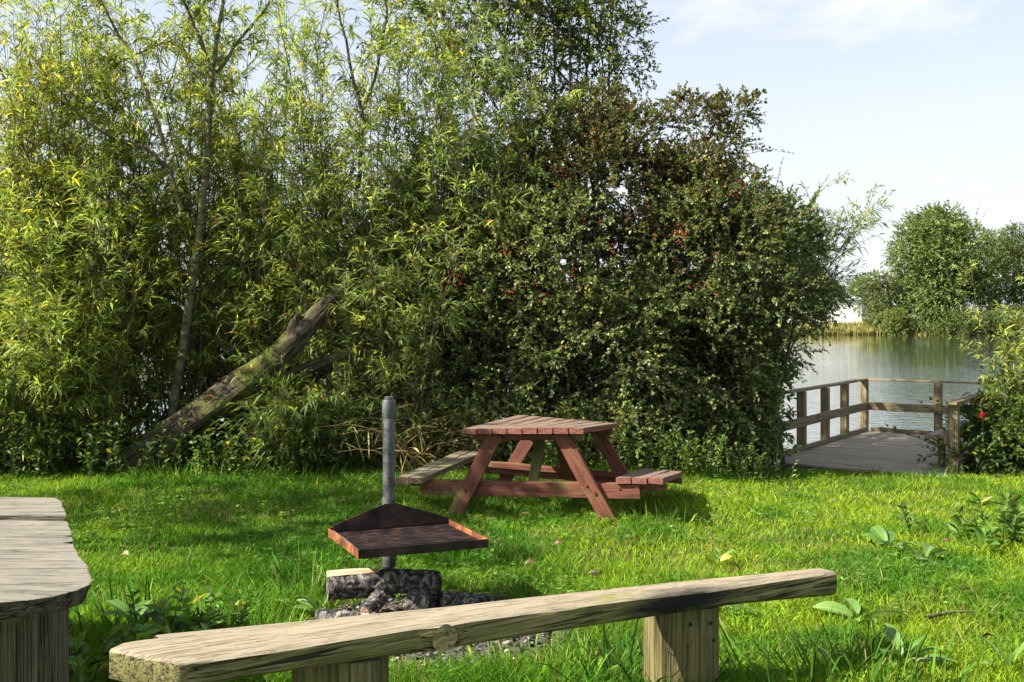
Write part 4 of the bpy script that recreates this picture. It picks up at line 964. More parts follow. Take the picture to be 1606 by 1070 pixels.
# ------------------------------------------------------------------ leaning dead trunk
def leaning_trunk():
    r = np.random.default_rng(3)
    root = empty('leaning_trunk', P(255, 700, 10.7), 'thick rough trunk leaning out of the ground under the left willows', 'tree trunk')
    def limb(name, pts, Y, r0, r1, k=34, S=34, rough=0.12):
        Q = pxline(pts, Y, k); R_ = np.interp(np.linspace(0, 1, k), np.linspace(0, 1, len(r0)), r0)
        V, T, C = tubes(Q[None], R_[None], S)
        Vn = V.reshape(k, S, 3)
        for i in range(k):
            for j in range(S):
                d = Vn[i, j] - Q[i]; a = j / S * 6.283
                Vn[i, j] = Q[i] + d * (1 + rough * 1.8 * mnoise.noise(Vector((i * 0.22, math.cos(a) * 1.7, math.sin(a) * 1.7))) + rough * 1.3 * mnoise.noise(Vector((i * 0.18, math.cos(a) * 6, math.sin(a) * 6))))
        V = Vn.reshape(-1, 3); c0 = len(V)
        V = np.concatenate([V, Q[:1], Q[-1:] + (Q[-1:] - Q[-2:-1]) * 0.4]); cap = [[c0, (j + 1) % S, j] for j in range(S)] + [[c0 + 1, (k - 1) * S + j, (k - 1) * S + (j + 1) % S] for j in range(S)]
        T = np.concatenate([T, np.array(cap)])
        o0 = P(255, 700, 10.7); d = Vector(Q[-1] - Q[0]).normalized(); sd = Vector((0, 1, 0)); sd = (sd - d * sd.dot(d)).normalized(); up = d.cross(sd)
        Mx = Matrix((d, sd, up)).transposed().to_4x4(); Mx.translation = Vector(Q[0]); Mi = np.array(Mx.inverted())
        V = V @ Mi[:3, :3].T + Mi[:3, 3]
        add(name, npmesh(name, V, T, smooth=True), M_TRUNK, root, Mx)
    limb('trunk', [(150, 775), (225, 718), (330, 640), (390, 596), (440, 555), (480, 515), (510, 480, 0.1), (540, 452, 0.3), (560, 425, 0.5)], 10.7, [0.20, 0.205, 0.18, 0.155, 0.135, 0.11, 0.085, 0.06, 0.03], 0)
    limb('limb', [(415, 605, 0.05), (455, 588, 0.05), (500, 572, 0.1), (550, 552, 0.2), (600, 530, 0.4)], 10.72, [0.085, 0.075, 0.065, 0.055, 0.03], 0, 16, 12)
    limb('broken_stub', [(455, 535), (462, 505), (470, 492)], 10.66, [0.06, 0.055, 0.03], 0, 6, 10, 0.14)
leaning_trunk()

# dry reed like stalks behind the barbecue pole
def stalks(name, label, cx, cy, n, h, spread, seed, col, cat='dry stalks'):
    r = np.random.default_rng(seed); z = float(gz(cx, cy)); root = empty(name, (cx, cy, z), label, cat); A = Acc(); B = Acc()
    b = np.array([cx, cy, z]) + r.normal(0, 1, (n, 3)) * np.array([spread * 0.35, spread * 0.3, 0]); D = unit(np.array([0, 0, 1.0]) + r.normal(0, 1, (n, 3)) * np.array([0.55, 0.4, 0.1]))
    L_ = h * (0.5 + 0.7 * r.random(n)); t = np.linspace(0, 1, 6)
    Pt = b[:, None] + D[:, None] * (L_[:, None] * t)[..., None] + (unit(D * np.array([1, 1, 0]) + 1e-6)[:, None]) * (0.5 * L_[:, None] * t ** 3)[..., None] - np.array([0, 0, 1.0]) * (0.4 * L_[:, None] * t ** 3)[..., None]
    V, T, C = tubes(Pt, np.linspace(0.005, 0.002, 6)[None].repeat(n, 0), 3, tintvar(r, n, col, 0.3)); A.put(V, T, C)
    m = n * 2; q = r.integers(0, n, m); s = r.integers(1, 5, m); p = Pt[q, s]
    B.put(*lance(p, unit(rdir(r, m) + np.array([0, 0, -0.2])), rdir(r, m), 0.15 + 0.25 * r.random(m), 0.010 + 0.008 * r.random(m), 0.5 * r.random(m), tintvar(r, m, col, 0.3)))
    add('stalks', A.mesh('stalks'), M_STRAW, root); add('leaves', B.mesh('leaves'), M_STRAW, root); return root
stalks('dry_stalk_clump', 'tan dry stalks hanging between the barbecue pole and the picnic seat', -1.0, 10.6, 46, 1.0, 0.7, 41, (0.36, 0.25, 0.11))
stalks('reed_clump', 'thin reeds in the water left of the jetty railing', 5.2, 16.6, 26, 1.3, 0.9, 42, (0.10, 0.12, 0.04), 'reeds')

# ------------------------------------------------------------------ leafy weeds along the foot of the thicket
def weed(label, cx, cy, n, h, rx, seed, ll=0.075, lw=0.032, col=(0.09, 0.16, 0.028), group='weeds at the foot of the thicket', name='nettle_clump', cat='weeds', alts=None):
    r = np.random.default_rng(seed); z = float(gz(cx, cy)); root = empty(name, (cx, cy, z), label, cat, group); st = Acc(); lv = Acc()
    b = np.stack([cx + r.normal(0, rx * 0.5, n), cy + r.normal(0, rx * 0.3, n), np.zeros(n)], 1); b[:, 2] = gz(b[:, 0], b[:, 1]) - 0.01
    D = unit(np.array([0, 0, 1.0]) + r.normal(0, 0.25, (n, 3)) * np.array([1, 1, 0])); L_ = h * (0.45 + 0.65 * r.random(n))
    twig_leaves(lv, r, b, D, L_, 16, ll, lw, col, alts or [(0.06, (0.26, 0.24, 0.04)), (0.15, (0.05, 0.09, 0.02))], 'oval', tw=st, curl=0.05, t0=0.15, spread=1.6, twc=(0.07, 0.09, 0.03))
    add('stems', st.mesh('stems'), M_LEAF, root)['kind'] = 'stuff'; add('leaves', lv.mesh('leaves'), M_LEAF, root); return root
weed('bright green weed clump left of the barbecue pole at the thicket foot', -1.85, 10.5, 60, 0.8, 0.6, 51, 0.085, 0.03)
weed('leafy weeds below the leaning trunk', -3.1, 10.45, 70, 0.6, 0.9, 52)
weed('dark leafy weeds at the far left under the willows', -5.9, 10.2, 80, 0.8, 0.9, 53, col=(0.06, 0.11, 0.022))
weed('weeds with pale leaves near the foot of the leaning trunk', -4.6, 10.35, 80, 0.7, 0.9, 54, col=(0.08, 0.13, 0.03))
weed('yellow green climbing weeds right behind the left picnic seat', -0.55, 10.7, 60, 1.1, 0.5, 55, 0.075, 0.035, (0.13, 0.17, 0.035))
weed('weeds behind the right end of the picnic table', 1.75, 10.5, 80, 0.6, 0.9, 56, 0.06, 0.028, (0.09, 0.15, 0.028))
weed('weeds at the foot of the hawthorn beside the jetty', 2.35, 11.2, 80, 0.5, 0.8, 57, 0.06, 0.026, (0.06, 0.11, 0.022))
weed('pale weeds seen through the frame of the picnic table', 0.6, 10.6, 80, 0.8, 0.9, 58, 0.065, 0.03, (0.10, 0.15, 0.035))
weed('broad leaved weeds between slab table and log bench', -1.55, 3.95, 30, 0.30, 0.30, 59, 0.085, 0.040, (0.13, 0.25, 0.04), 'weeds near the camera', 'weed_clump')
weed('low weeds beside the leg of the slab table', -1.55, 4.6, 20, 0.28, 0.28, 60, 0.075, 0.036, (0.11, 0.22, 0.035), 'weeds near the camera', 'weed_clump')
weed('leafy weed patch at the right edge of the lawn', 3.75, 6.9, 40, 0.34, 0.6, 61, 0.10, 0.04, (0.10, 0.19, 0.03), 'weeds near the camera', 'weed_clump')

# ------------------------------------------------------------------ right edge: bramble and willow shoots by the jetty
OJ, uj, vj, WJ = DK
bush('bramble_bush', 'green bramble bush swallowing the right hand railing of the jetty', 'bramble', g3(6.6, 12.4),
     [lob(1560, 690, 12.6, 0.55, 0.5, 0.45), lob(1610, 650, 12.7, 0.6, 0.5, 0.6), lob(1515, 712, 12.1, 0.25, 0.3, 0.25), lob(1590, 720, 12.2, 0.5, 0.5, 0.35), lob(1660, 690, 12.6, 0.8, 0.7, 0.8)],
     1000, 11, 0.070, 0.042, (0.065, 0.12, 0.022), [(0.12, (0.20, 0.22, 0.03)), (0.1, (0.03, 0.06, 0.015))], 71, M_LEAF, tl=(0.2, 0.4), stems=14, srad=0.012, branchy=30, zmin=-0.5, long_tips=30)
willow('willow_shrub', 'sunlit yellow green willow shoots at the right edge of the picture', 6.75, 12.6, 23, 1.0, 2.7, 0.26, 72, 19, 16, base=(0.27, 0.34, 0.08), yellow=0.2, group='willow shoots by the jetty', leafl=0.12)
# red flower head beside the railing
def flower():
    p = P(1541, 652, 12.05); root = empty('red_flower', p, 'small red flower beside the right railing of the jetty', 'flower'); r = np.random.default_rng(4); A = Acc(); n = 16
    D = unit(rdir(r, n) + np.array([0, -0.4, 0.6])); A.put(*ovals(np.repeat(np.array([list(p)]), n, 0), D, rdir(r, n), np.full(n, 0.05), np.full(n, 0.03), np.full(n, 0.1), tintvar(r, n, (0.36, 0.02, 0.03), 0.25)))
    add('petals', A.mesh('petals'), M_LEAF, root)
    V, T, C = tubes(np.array([[[p.x, p.y, p.z], [p.x + 0.03, p.y + 0.04, p.z - 0.3], [p.x + 0.05, p.y + 0.1, float(gz(p.x, p.y + 0.1))]]]), np.full((1, 3), 0.004), 5, np.array([[0.08, 0.12, 0.03]]))
    add('stem', npmesh('stem', V, T, C), M_LEAF, root)
flower()

# ------------------------------------------------------------------ far shore
def far_tree(name, label, px, Yd, ytop, wpx, seed, col, alts, n=1500, ybase=527, squat=1.0, lobes_n=16, cat='tree', dx=0):
    r = np.random.default_rng(seed); s = Yd / F; x = (px - 803) * s; top = EYE - (ytop - HOR) * s; hw = wpx / 2 * s; zb = float(gz(x, Yd)); hgt = top - zb
    lobes = []
    for i in range(lobes_n):
        t = (i + 0.5) / lobes_n; zz = zb + hgt * (0.16 + 0.72 * t); env = hw * math.sqrt(max(0.05, 1 - ((t - 0.35) / 0.72) ** 2)); a = r.random() * 6.283; q = math.sqrt(r.random()) * 0.72
        rr = hw * (0.30 + 0.2 * r.random())
        lobes.append((x + math.cos(a) * env * q, Yd + math.sin(a) * env * q, zz, rr, rr, min(rr * 0.75, top - zz)))
    lobes.append((x, Yd, top - hgt * 0.16, hw * 0.36, hw * 0.36, hgt * 0.15))
    return bush(name, label, cat, (x, Yd, zb), lobes, n, 12, 0.33 * max(0.6, hw / 9), 0.24 * max(0.6, hw / 9), col, alts, seed, M_FAR, tl=(0.6 * hw / 6, 1.5 * hw / 6), stems=7, srad=0.28 * hw / 9, branchy=16, shell=0.72, group='trees on the far shore', trunk_name='trunk', var=0.22, long_tips=30, twigs=False)
FG = (0.145, 0.20, 0.06)
FA = [(0.2, (0.18, 0.22, 0.06)), (0.12, (0.08, 0.12, 0.04))]
far_tree('broadleaf_tree', 'big rounded tree on the far shore of the lake', 1470, 150, 330, 185, 81, FG, FA, 7000, lobes_n=34)
far_tree('broadleaf_tree', 'dark tree on the far shore cut off by the right edge', 1600, 154, 352, 130, 82, (0.095, 0.135, 0.036), FA, 3000, lobes_n=20)
far_tree('broadleaf_tree', 'autumn tinged tree top showing between the two large far trees', 1560, 170, 356, 90, 83, (0.16, 0.16, 0.045), FA, 1700)
far_tree('broadleaf_tree', 'smaller pale tree left of the big rounded far tree', 1372, 150, 425, 75, 84, (0.15, 0.19, 0.06), FA, 1700)
far_tree('broadleaf_tree', 'low hazy tree beside the white building on the far shore', 1345, 215, 434, 84, 85, (0.11, 0.14, 0.06), FA, 1400)
far_tree('shore_bush', 'bush at the water line under the big far tree', 1505, 142, 492, 110, 86, (0.09, 0.125, 0.034), FA, 1500, cat='bush')
far_tree('shore_bush', 'bush at the water line near the right edge', 1590, 141, 484, 100, 87, (0.09, 0.125, 0.034), FA, 1500, cat='bush')
far_tree('shore_bush', 'light bush at the water line left of the big far tree', 1408, 142, 486, 70, 88, (0.16, 0.2, 0.05), FA, 1200, cat='bush')
for i, (px, yt, wd, Yd, lab) in enumerate([(1230, 455, 120, 230, 'distant tree glimpsed just right of the hawthorn tips'), (1100, 450, 160, 240, 'distant tree hidden behind the middle of the thicket'), (950, 455, 170, 240, 'distant tree behind the picnic table thicket'), (1700, 380, 160, 160, 'far shore tree beyond the right edge of the picture')]):
    far_tree('broadleaf_tree', lab, px, Yd, yt, wd, 90 + i, FG, FA, 600)
def far_reeds():
    r = np.random.default_rng(8); n = 9000; x = 30 + 50 * r.random(n); y = 0 * x
    far_sh = 146 + 9 * (vnoise(x, y, 0.035, 5) - 0.5) - 12 * np.clip((-x + 60) / 60, 0, 1)
    y = far_sh + r.random(n) * 5 - 0.8; z = np.maximum(gz(x, y), -0.9); h = (0.5 + 1.3 * r.random(n)) * np.clip((64 - x) / 10, 0.35, 1)
    A = Acc(); A.put(*blades(np.stack([x, y, z], 1), unit(np.array([0, 0, 1.0]) + r.normal(0, 0.15, (n, 3))), rdir(r, n), h, 0.10 + 0.12 * r.random(n), 0.2 * r.random(n), tintvar(r, n, (0.30, 0.25, 0.09), 0.3, [(0.4, (0.16, 0.19, 0.04))])))
    o = add('reed_bed', A.mesh('reed_bed'), M_STRAW); tag(o, 'tan reeds along the water line of the far shore', 'reeds', None, 'stuff')
far_reeds()
def building():
    Yd = 190; s = Yd / F; x0 = (1240 - 803) * s; x1 = (1352 - 803) * s; z0 = float(gz(x1, Yd)) - 0.3; z1 = EYE - (463 - HOR) * s
    root = empty('shed', ((x0 + x1) / 2, Yd, z0), 'long low white building half hidden across the lake', 'building')
    wall = plain('white_render', (0.78, 0.77, 0.74), 0.8, 0.06, 0.8); roof = plain('grey_roof', (0.42, 0.42, 0.43), 0.7, 0.1, 0.8); dark = plain('window_glass', (0.05, 0.06, 0.07), 0.15, 0.1, 1)
    def bx(name, a, b_, mat):
        V = [(x, y, z) for x in (a[0], b_[0]) for y in (a[1], b_[1]) for z in (a[2], b_[2])]; Fc = [(0, 1, 3, 2), (4, 6, 7, 5), (0, 4, 5, 1), (2, 3, 7, 6), (0, 2, 6, 4), (1, 5, 7, 3)]
        return add(name, mesh_of(name, V, Fc, mat), mat, root)
    zr = z1 - 0.9; bx('wall', (x0, Yd, z0), (x1, Yd + 9, zr), wall)
    V = [(x0 - .3, Yd - .4, zr), (x1 + .3, Yd - .4, zr), (x1 + .3, Yd + 9.4, zr), (x0 - .3, Yd + 9.4, zr), (x0 - .3, Yd + 4.5, z1), (x1 + .3, Yd + 4.5, z1)]
    add('roof', mesh_of('roof', V, [(0, 1, 5, 4), (2, 3, 4, 5), (1, 2, 5), (3, 0, 4), (0, 3, 2, 1)], roof), roof, root)
building()

# ------------------------------------------------------------------ tree standing left of the picture: it dapples the lawn
bush('alder_tree', 'tree standing just left of the picture whose branch tip shows at the top left corner', 'tree', g3(-7.2, 6.4),
     [(-7.0, 6.0, 5.3, 1.2, 1.3, 0.9), (-6.0, 6.6, 4.6, 0.9, 0.9, 0.6), (-8.2, 7.0, 5.2, 1.2, 1.2, 0.9), (-5.9, 5.2, 4.4, 0.7, 0.8, 0.45), (-7.3, 8.0, 5.6, 1.1, 1.1, 0.8), (-6.6, 7.6, 4.3, 0.7, 0.7, 0.5), (-5.4, 8.6, 5.6, 0.9, 0.8, 0.4), (-6.4, 9.2, 6.0, 1.0, 0.8, 0.5), (-4.9, 4.6, 4.3, 0.6, 0.6, 0.3), (-3.75, 6.9, 3.36, 0.30, 0.3, 0.12), (-4.7, 6.8, 3.9, 0.5, 0.5, 0.3)],
     1000, 11, 0.095, 0.075, (0.05, 0.09, 0.02), HA, 95, M_HAW, tl=(0.25, 0.5), stems=16, srad=0.06, branchy=50, trunk_name='trunk', shell=0.3, gaps=0.42)

# ------------------------------------------------------------------ lawn
def lawn():
    r = np.random.default_rng(77); A = Acc(); n = 280000
    y = 3.2 + 0 * r.random(n); a = r.random(n)
    y = (3.3 ** -0.35 + a * (13.6 ** -0.35 - 3.3 ** -0.35)) ** (-1 / 0.35)
    x = (r.random(n) * 2 - 1) * (0.56 * y + 0.9)
    fire = ((x + 0.38) / 0.66) ** 2 + ((y - 4.95) / 0.58) ** 2
    dx = x - OJ.x; dy = y - OJ.y; du = dx * uj.x + dy * uj.y; dv = dx * vj.x + dy * vj.y
    on_deck = (du > -1.5) & (du < 3.2) & (dv > -0.1) & (dv < WJ + 0.1)
    wear = vnoise(x, y, 0.9, 21) * 0.6 + vnoise(x, y, 2.7, 22) * 0.4
    edge = 11.1 + 0.5 * (vnoise(x, y * 0, 0.7, 6) - 0.5) + np.clip(x - 2.2, 0, 3) * 0.6
    keep = (fire > 0.75 + 0.7 * r.random(n)) & ~on_deck & (y < edge + 0.5 * r.random(n)) & (r.random(n) < 0.55 + 0.9 * wear)
    x = x[keep]; y = y[keep]; wear = wear[keep]; n = len(x); fire = fire[keep]; edge = edge[keep]
    z = gz(x, y) - 0.004
    tall = np.clip((vnoise(x, y, 1.7, 31) - 0.60) / 0.25, 0, 1)
    fringe = np.clip(1 - np.abs(y - edge + 0.25) / 0.6, 0, 1) + np.clip(1 - np.abs(np.sqrt(fire) - 1.45) / 0.5, 0, 1) * 0.8
    tab = np.exp(-(((x - 0.35) / 1.1) ** 2 + ((y - 8.0) / 0.6) ** 2)) * 0.5
    h = 0.045 + 0.05 * wear + 0.075 * tall * r.random(n) + 0.12 * fringe * r.random(n) ** 2 + 0.07 * tab
    h *= 0.6 + 0.7 * r.random(n)
    lean = 0.35 + 0.45 * r.random(n); az = r.random(n) * 6.283 + 2.2 * vnoise(x, y, 1.3, 9)
    D = np.stack([np.cos(az) * lean, np.sin(az) * lean, np.ones(n)], 1)
    w_ = (0.0030 + 0.0028 * r.random(n)) * (0.75 + y / 11)
    big = vnoise(x, y, 0.45, 41); sm = vnoise(x, y, 1.9, 42); fine = vnoise(x, y, 6.5, 43)
    c1 = np.array([0.108, 0.235, 0.012]); c2 = np.array([0.225, 0.325, 0.016]); c3 = np.array([0.045, 0.155, 0.012])  # yellow painted as sunlit grass, deep green as shade patches and tall grass
    k = np.clip((0.35 * big + 0.35 * sm + 0.3 * fine + 0.05 * np.clip(x, -2, 3) - 0.34) * 2.6, 0, 1)[:, None]; C = c1 * (1 - k) + c2 * k
    dk = np.clip((0.5 * vnoise(x, y, 0.8, 44) + 0.5 * vnoise(x, y, 3.1, 45) - 0.52) * 5, 0, 1); q = np.clip(0.75 * np.clip(tall + fringe, 0, 1) + 0.6 * dk, 0, 0.85)[:, None]; C = C * (1 - q) + c3 * q
    C *= np.exp(r.normal(0, 0.28, (n, 1))); thatch = 0.03 + 0.32 * np.clip((vnoise(x, y, 1.2, 46) * 0.5 + vnoise(x, y, 4.2, 47) * 0.5 - 0.56) * 6, 0, 1)
    st = r.random(n) < thatch; C[st] = np.array([0.30, 0.25, 0.10]) * np.exp(r.normal(0, 0.3, (st.sum(), 1))); h[st] *= 0.75
    A.put(*blades(np.stack([x, y, z], 1), D, rdir(r, n), h, w_, 0.5 * r.random(n), C))
    o = add('lawn_grass', A.mesh('lawn_grass'), M_GRASS); tag(o, 'sunlit green lawn grass covering the clearing', 'grass', None, 'stuff')
lawn()

def turf_herbs():
    r = np.random.default_rng(88); A = Acc(); n = 9000
    y = 4.0 + 7.5 * r.random(n) ** 1.3; x = (r.random(n) * 2 - 1) * (0.55 * y + 0.4); m = vnoise(x, y, 1.1, 61) * 0.6 + vnoise(x, y, 3.6, 62) * 0.4 > 0.55
    m &= ((x + 0.38) / 0.75) ** 2 + ((y - 4.95) / 0.66) ** 2 > 1; x = x[m]; y = y[m]; n = len(x)
    z = gz(x, y) + 0.025 + 0.05 * r.random(n); B = np.repeat(np.stack([x, y, z], 1), 3, 0); k = 3 * n
    az = np.repeat(r.random(n) * 6.283, 3) + np.tile(np.array([0, 2.1, 4.2]), n); D = np.stack([np.cos(az), np.sin(az), 0.1 + 0.5 * r.random(k)], 1); s = np.repeat(0.018 + 0.028 * r.random(n) ** 2, 3)
    A.put(*ovals(B, D, np.tile(np.array([0.02, 0.0, 1.0]), (k, 1)), s, s * 0.75, np.full(k, 0.12), tintvar(r, k, (0.10, 0.20, 0.03), 0.3, [(0.15, (0.18, 0.28, 0.06))])))
    o = add('turf_herbs', A.mesh('turf_herbs'), M_LEAF); tag(o, 'small clover like leaves scattered through the turf', 'ground cover', None, 'stuff')
turf_herbs()

def tuft(label, cx, cy, n, h, rad, seed, col=(0.07, 0.17, 0.02), group='long grass tufts', wide=0.008):
    r = np.random.default_rng(seed); A = Acc(); x = cx + r.normal(0, rad * 0.5, n); y = cy + r.normal(0, rad * 0.4, n); z = gz(x, y) - 0.01
    out_ = np.stack([x - cx, y - cy, np.zeros(n)], 1) / rad; D = unit(out_ * 0.5 + r.normal(0, 0.22, (n, 3)) + np.array([0, 0, 1.0]))
    B = np.stack([x, y, z], 1)
    A.put(*lance(B, D, rdir(r, n), h * (0.5 + 0.7 * r.random(n)), wide * (0.7 + 0.6 * r.random(n)), 0.1 + 0.55 * r.random(n), tintvar(r, n, col, 0.3, [(0.06, (0.3, 0.28, 0.1))]), 0.25, 0.65, 0.8))
    c = Vector((cx, cy, float(gz(cx, cy))))
    o = add('grass_tuft', A.mesh('grass_tuft'), M_GRASS); tag(o, label, 'grass', group, 'stuff')
    return o
tuft('long dark grass tuft right of the right bench post', 1.45, 4.25, 260, 0.34, 0.55, 101)
tuft('grass tuft hanging by the left side of the right bench post', 0.55, 4.25, 110, 0.40, 0.26, 102, (0.045, 0.11, 0.02))
tuft('wide bright grass tuft between the fire heap and the slab table', -1.05, 5.5, 300, 0.26, 0.55, 103, (0.09, 0.21, 0.02))
tuft('grass tuft at the right foot of the picnic table', 1.15, 7.6, 190, 0.24, 0.36, 104, (0.11, 0.20, 0.022))
tuft('grass tuft left of the fire heap close to the log', -1.25, 4.75, 180, 0.24, 0.3, 105, (0.09, 0.20, 0.022))
tuft('grass tuft in front of the jetty near its right post', 5.0, 11.6, 90, 0.24, 0.3, 106)
tuft('grass tuft at the lawn edge below the leaning trunk', -3.4, 10.2, 200, 0.28, 0.7, 107, (0.10, 0.22, 0.022))
tuft('grass tuft at the lawn edge left of the barbecue pole', -2.2, 9.9, 160, 0.26, 0.6, 108, (0.10, 0.21, 0.022))
tuft('grass tuft under the middle of the log bench', 0.15, 4.35, 190, 0.24, 0.4, 109, (0.12, 0.22, 0.022))
tuft('shady grass tuft below the corner of the slab table', -1.9, 5.0, 220, 0.26, 0.5, 110, (0.06, 0.15, 0.02))
tuft('grass tuft at the bottom edge right of the long dark tuft', 2.3, 4.4, 150, 0.16, 0.4, 111, (0.13, 0.24, 0.022))

# ------------------------------------------------------------------ dock plants, fallen leaves, twig
def leaf_mesh(name, Lx, Wy, seed, curl=0.25):
    r = random.Random(seed); V = []; Fc = []; K = 8
    for i in range(K + 1):
        t = i / K; w_ = Wy / 2 * (math.sin(math.pi * min(1, t * 0.93 + 0.05)) ** 0.75); zc = curl * Lx * math.sin(t * 2.0) * 0.6 - curl * Lx * t * t * 0.6
        for s in (-1, -0.5, 0, 0.5, 1):
            V.append((Lx * t, s * w_ * (1 + r.uniform(-.05, .05)), zc + abs(s) * w_ * 0.35 + (r.uniform(-1, 1) * 0.03 * Wy if abs(s) == 1 else 0)))
    for i in range(K):
        for j in range(4): a = i * 5 + j; Fc.append((a, a + 1, a + 6, a + 5))
    me = bpy.data.meshes.new(name); me.from_pydata(V, [], Fc); me.update()
    for p in me.polygons: p.use_smooth = True
    return me
def solid_leaf_mat(name, c, c2):
    m, n, l, b = nodes(name); co = coords(n, l, (1, 1, 1)); a = tex(n, l, co, 14, 4, 0.6); rp = ramp(n, [(0.3, c), (0.7, c2)]); l.new(a, rp.inputs[0])
    # pale midrib
    t = n.new('ShaderNodeTexCoord'); s = n.new('ShaderNodeSeparateXYZ'); l.new(t.outputs['Object'], s.inputs[0]); ab = n.new('ShaderNodeMath'); ab.operation = 'ABSOLUTE'; l.new(s.outputs[1], ab.inputs[0])
    rr = ramp(n, [(0.0015, (1, 1, 1)), (0.0035, (0, 0, 0))]); l.new(ab.outputs[0], rr.inputs[0])
    col = mixc(n, l, rr.outputs[0], rp.outputs[0], tuple(min(1, x * 1.6) for x in c2))
    l.new(col, b.inputs['Base Color']); b.inputs['Roughness'].default_value = 0.45
    tr = n.new('ShaderNodeBsdfTranslucent'); l.new(col, tr.inputs[0]); ms = n.new('ShaderNodeMixShader'); ms.inputs[0].default_value = 0.35
    l.new(b.outputs[0], ms.inputs[1]); l.new(tr.outputs[0], ms.inputs[2]); l.new(ms.outputs[0], n['Material Output'].inputs[0]); return m
ML_DOCK = solid_leaf_mat('dock_leaf', (0.07, 0.16, 0.025), (0.12, 0.23, 0.04)); ML_PALE = solid_leaf_mat('pale_dock_leaf', (0.13, 0.24, 0.045), (0.20, 0.32, 0.07))
ML_BROWN = solid_leaf_mat('dead_leaf', (0.05, 0.03, 0.012), (0.12, 0.07, 0.028)); ML_TAN = solid_leaf_mat('tan_leaf', (0.17, 0.115, 0.045), (0.27, 0.20, 0.09)); ML_YEL = solid_leaf_mat('yellow_leaf', (0.45, 0.30, 0.04), (0.6, 0.45, 0.08))
def dock(label, px, py, nl, Lx, Wy, seed, mat=ML_DOCK, flat=0.5):
    Y = 6.0
    for _ in range(30): Y = (EYE - float(gz((px - 803) * Y / F, Y))) * F / (py - HOR)
    x = (px - 803) * Y / F; z = float(gz(x, Y)); rr = random.Random(seed)
    root = empty('dock_plant', (x, Y, z), label, 'plant', 'dock plants on the lawn')
    me = leaf_mesh('leaf', Lx, Wy, seed); me.materials.append(mat)
    for i in range(nl):
        a = 6.283 * i / nl + rr.uniform(-.7, .7); s = rr.uniform(0.45, 1.15); el = rr.uniform(0.0, 1.0) * flat + 0.10
        M = Matrix.Translation((x, Y, z + 0.03)) @ Matrix.Rotation(a, 4, 'Z') @ Matrix.Rotation(-el, 4, 'Y') @ Matrix.Rotation(rr.uniform(-.6, .6), 4, 'X') @ Matrix.Translation((0.04, 0, 0)) @ Matrix.Scale(s, 4)
        add('leaf', me, mat, root, M)
dock('dock plant with a large dark leaf on the right lawn', 1395, 862, 7, 0.20, 0.085, 201, ML_DOCK, 0.35)
dock('pale round leaved dock plant on the right lawn', 1450, 885, 9, 0.13, 0.08, 202, ML_PALE, 0.5)
dock('single broad pale dock leaf lying right of the bench end', 1350, 978, 5, 0.20, 0.085, 203, ML_PALE, 0.12)
dock('dock plant beside the weed patch at the right edge', 1540, 870, 6, 0.20, 0.08, 204, ML_DOCK, 1.0)
dock('small dock plant above the middle of the log bench', 1127, 890, 5, 0.10, 0.05, 205, ML_PALE, 1.0)
dock('dock plant at the bottom left under the slab table corner', 215, 985, 6, 0.18, 0.07, 206, ML_DOCK, 0.55)
dock('dock plant left of the log bench end', 150, 1040, 6, 0.17, 0.07, 207, ML_DOCK, 0.6)
dock('leafy plant at the bottom right corner', 1420, 1050, 9, 0.17, 0.05, 208, ML_DOCK, 0.7)
dock('dock plant at the left foot of the fire heap', 500, 968, 6, 0.16, 0.05, 209, ML_DOCK, 0.9)
dock('pale dock plant near the bottom right edge', 1580, 1060, 5, 0.18, 0.06, 210, ML_PALE, 1.0)
rl = random.Random(5); fl = leaf_mesh('fallen_leaf', 0.055, 0.032, 77, 0.5)
fl_m = {}
spots = [(205, 866, 'dark brown curled leaf in the grass right of the slab table', ML_BROWN), (870, 858, 'brown curled leaf on the grass below the picnic table', ML_BROWN), (823, 890, 'dark dead leaf standing up right of the fire heap', ML_BROWN), (1357, 852, 'brown leaf beside the large dark dock leaf', ML_BROWN), (1478, 853, 'reddish brown leaf right of the pale dock plant', ML_BROWN),
         (1090, 812, 'small yellow leaf in the shade right of the picnic table', ML_YEL), (1130, 884, 'orange leaf tip by the small dock plant', ML_YEL), (367, 930, 'orange yellow leaf in the tuft left of the fire heap', ML_YEL)]
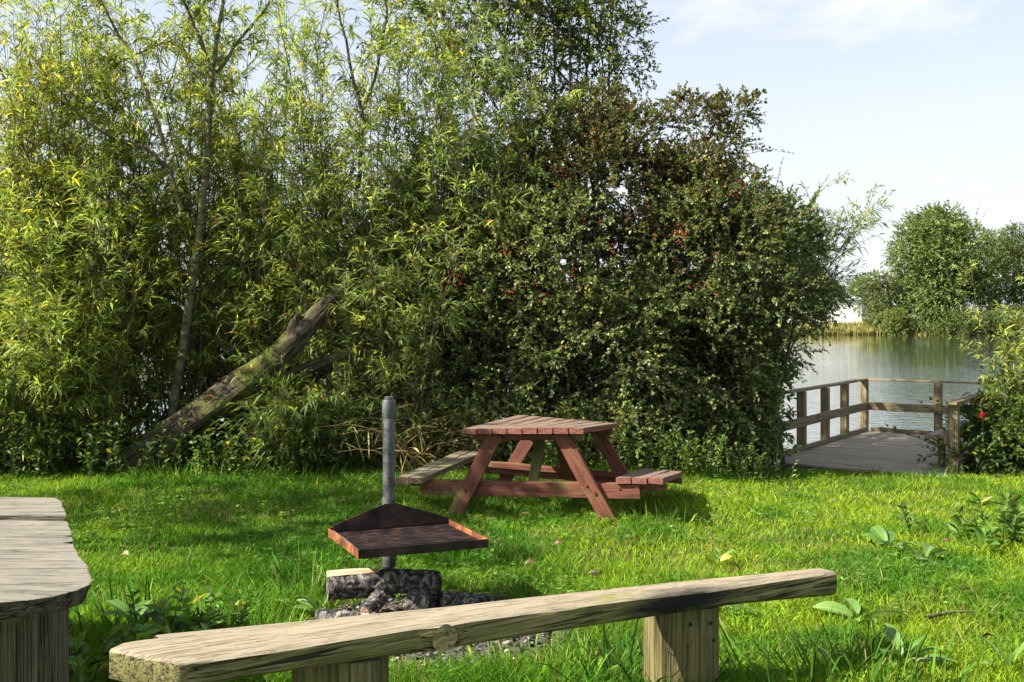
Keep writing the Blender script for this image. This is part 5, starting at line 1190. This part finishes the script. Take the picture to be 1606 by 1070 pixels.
marks = [('the picnic table', 830, 790), ('the barbecue pole', 610, 930), ('the slab table corner', 150, 915), ('the right end of the log bench', 1320, 910), ('the pale dock plant', 1450, 885), ('the jetty', 1350, 745), ('the foot of the leaning trunk', 220, 745)]
ords = ['', 'second ', 'third ', 'fourth ', 'fifth ', 'sixth ', 'seventh ', 'eighth ']
for colour, mt, k in (('tan', ML_TAN, 15), ('dark brown', ML_BROWN, 10)):
    pts = [(rl.uniform(160, 1590), 765 + 290 * rl.random() ** 1.3) for i in range(k)]; by = {}
    for p in pts:
        m = min(marks, key=lambda q: math.hypot(q[1] - p[0], q[2] - p[1])); by.setdefault(m, []).append((math.hypot(m[1] - p[0], m[2] - p[1]), p))
    for m, l_ in by.items():
        for i, (d_, p) in enumerate(sorted(l_)): spots.append((p[0], p[1], colour + ' fallen leaf on the grass, ' + ords[min(i, 7)] + 'closest to ' + m[0], mt))
for (px, py, lab, mt) in spots:
    Y = 7.0
    for _ in range(40): Y = 0.5 * Y + 0.5 * (EYE - 0.04 - float(gz((px - 803) * Y / F, Y))) * F / (py - HOR)
    x = (px - 803) * Y / F
    if mt.name not in fl_m:
        q = fl.copy(); q.materials.clear(); q.materials.append(mt); fl_m[mt.name] = q
    s = rl.uniform(0.8, 1.6)
    M = Matrix.Translation((x, Y, float(gz(x, Y)) + 0.04 + 0.02 * rl.random())) @ Matrix.Rotation(rl.uniform(0, 6.28), 4, 'Z') @ Matrix.Rotation(rl.uniform(-.6, .6), 4, 'X') @ Matrix.Rotation(rl.uniform(-.5, .3), 4, 'Y') @ Matrix.Scale(s, 4)
    o = add('fallen_leaf', fl_m[mt.name], mt, None, M); tag(o, lab, 'leaf', 'fallen leaves on the lawn')
def fallen_twig():
    q = [P(1452, 968, 5.0), P(1475, 962, 5.05), P(1500, 958, 5.08), P(1530, 960, 5.08)]
    for p in q: p.z = float(gz(p.x, p.y)) + 0.05
    V, T, C = tubes(np.array([[list(p) for p in q]]), np.array([[0.012, 0.009, 0.007, 0.003]]), 7)
    o = add('fallen_twig', npmesh('fallen_twig', V, T, C, True), M_STEM); tag(o, 'short bare twig lying on the lawn right of the log bench', 'twig')
fallen_twig()
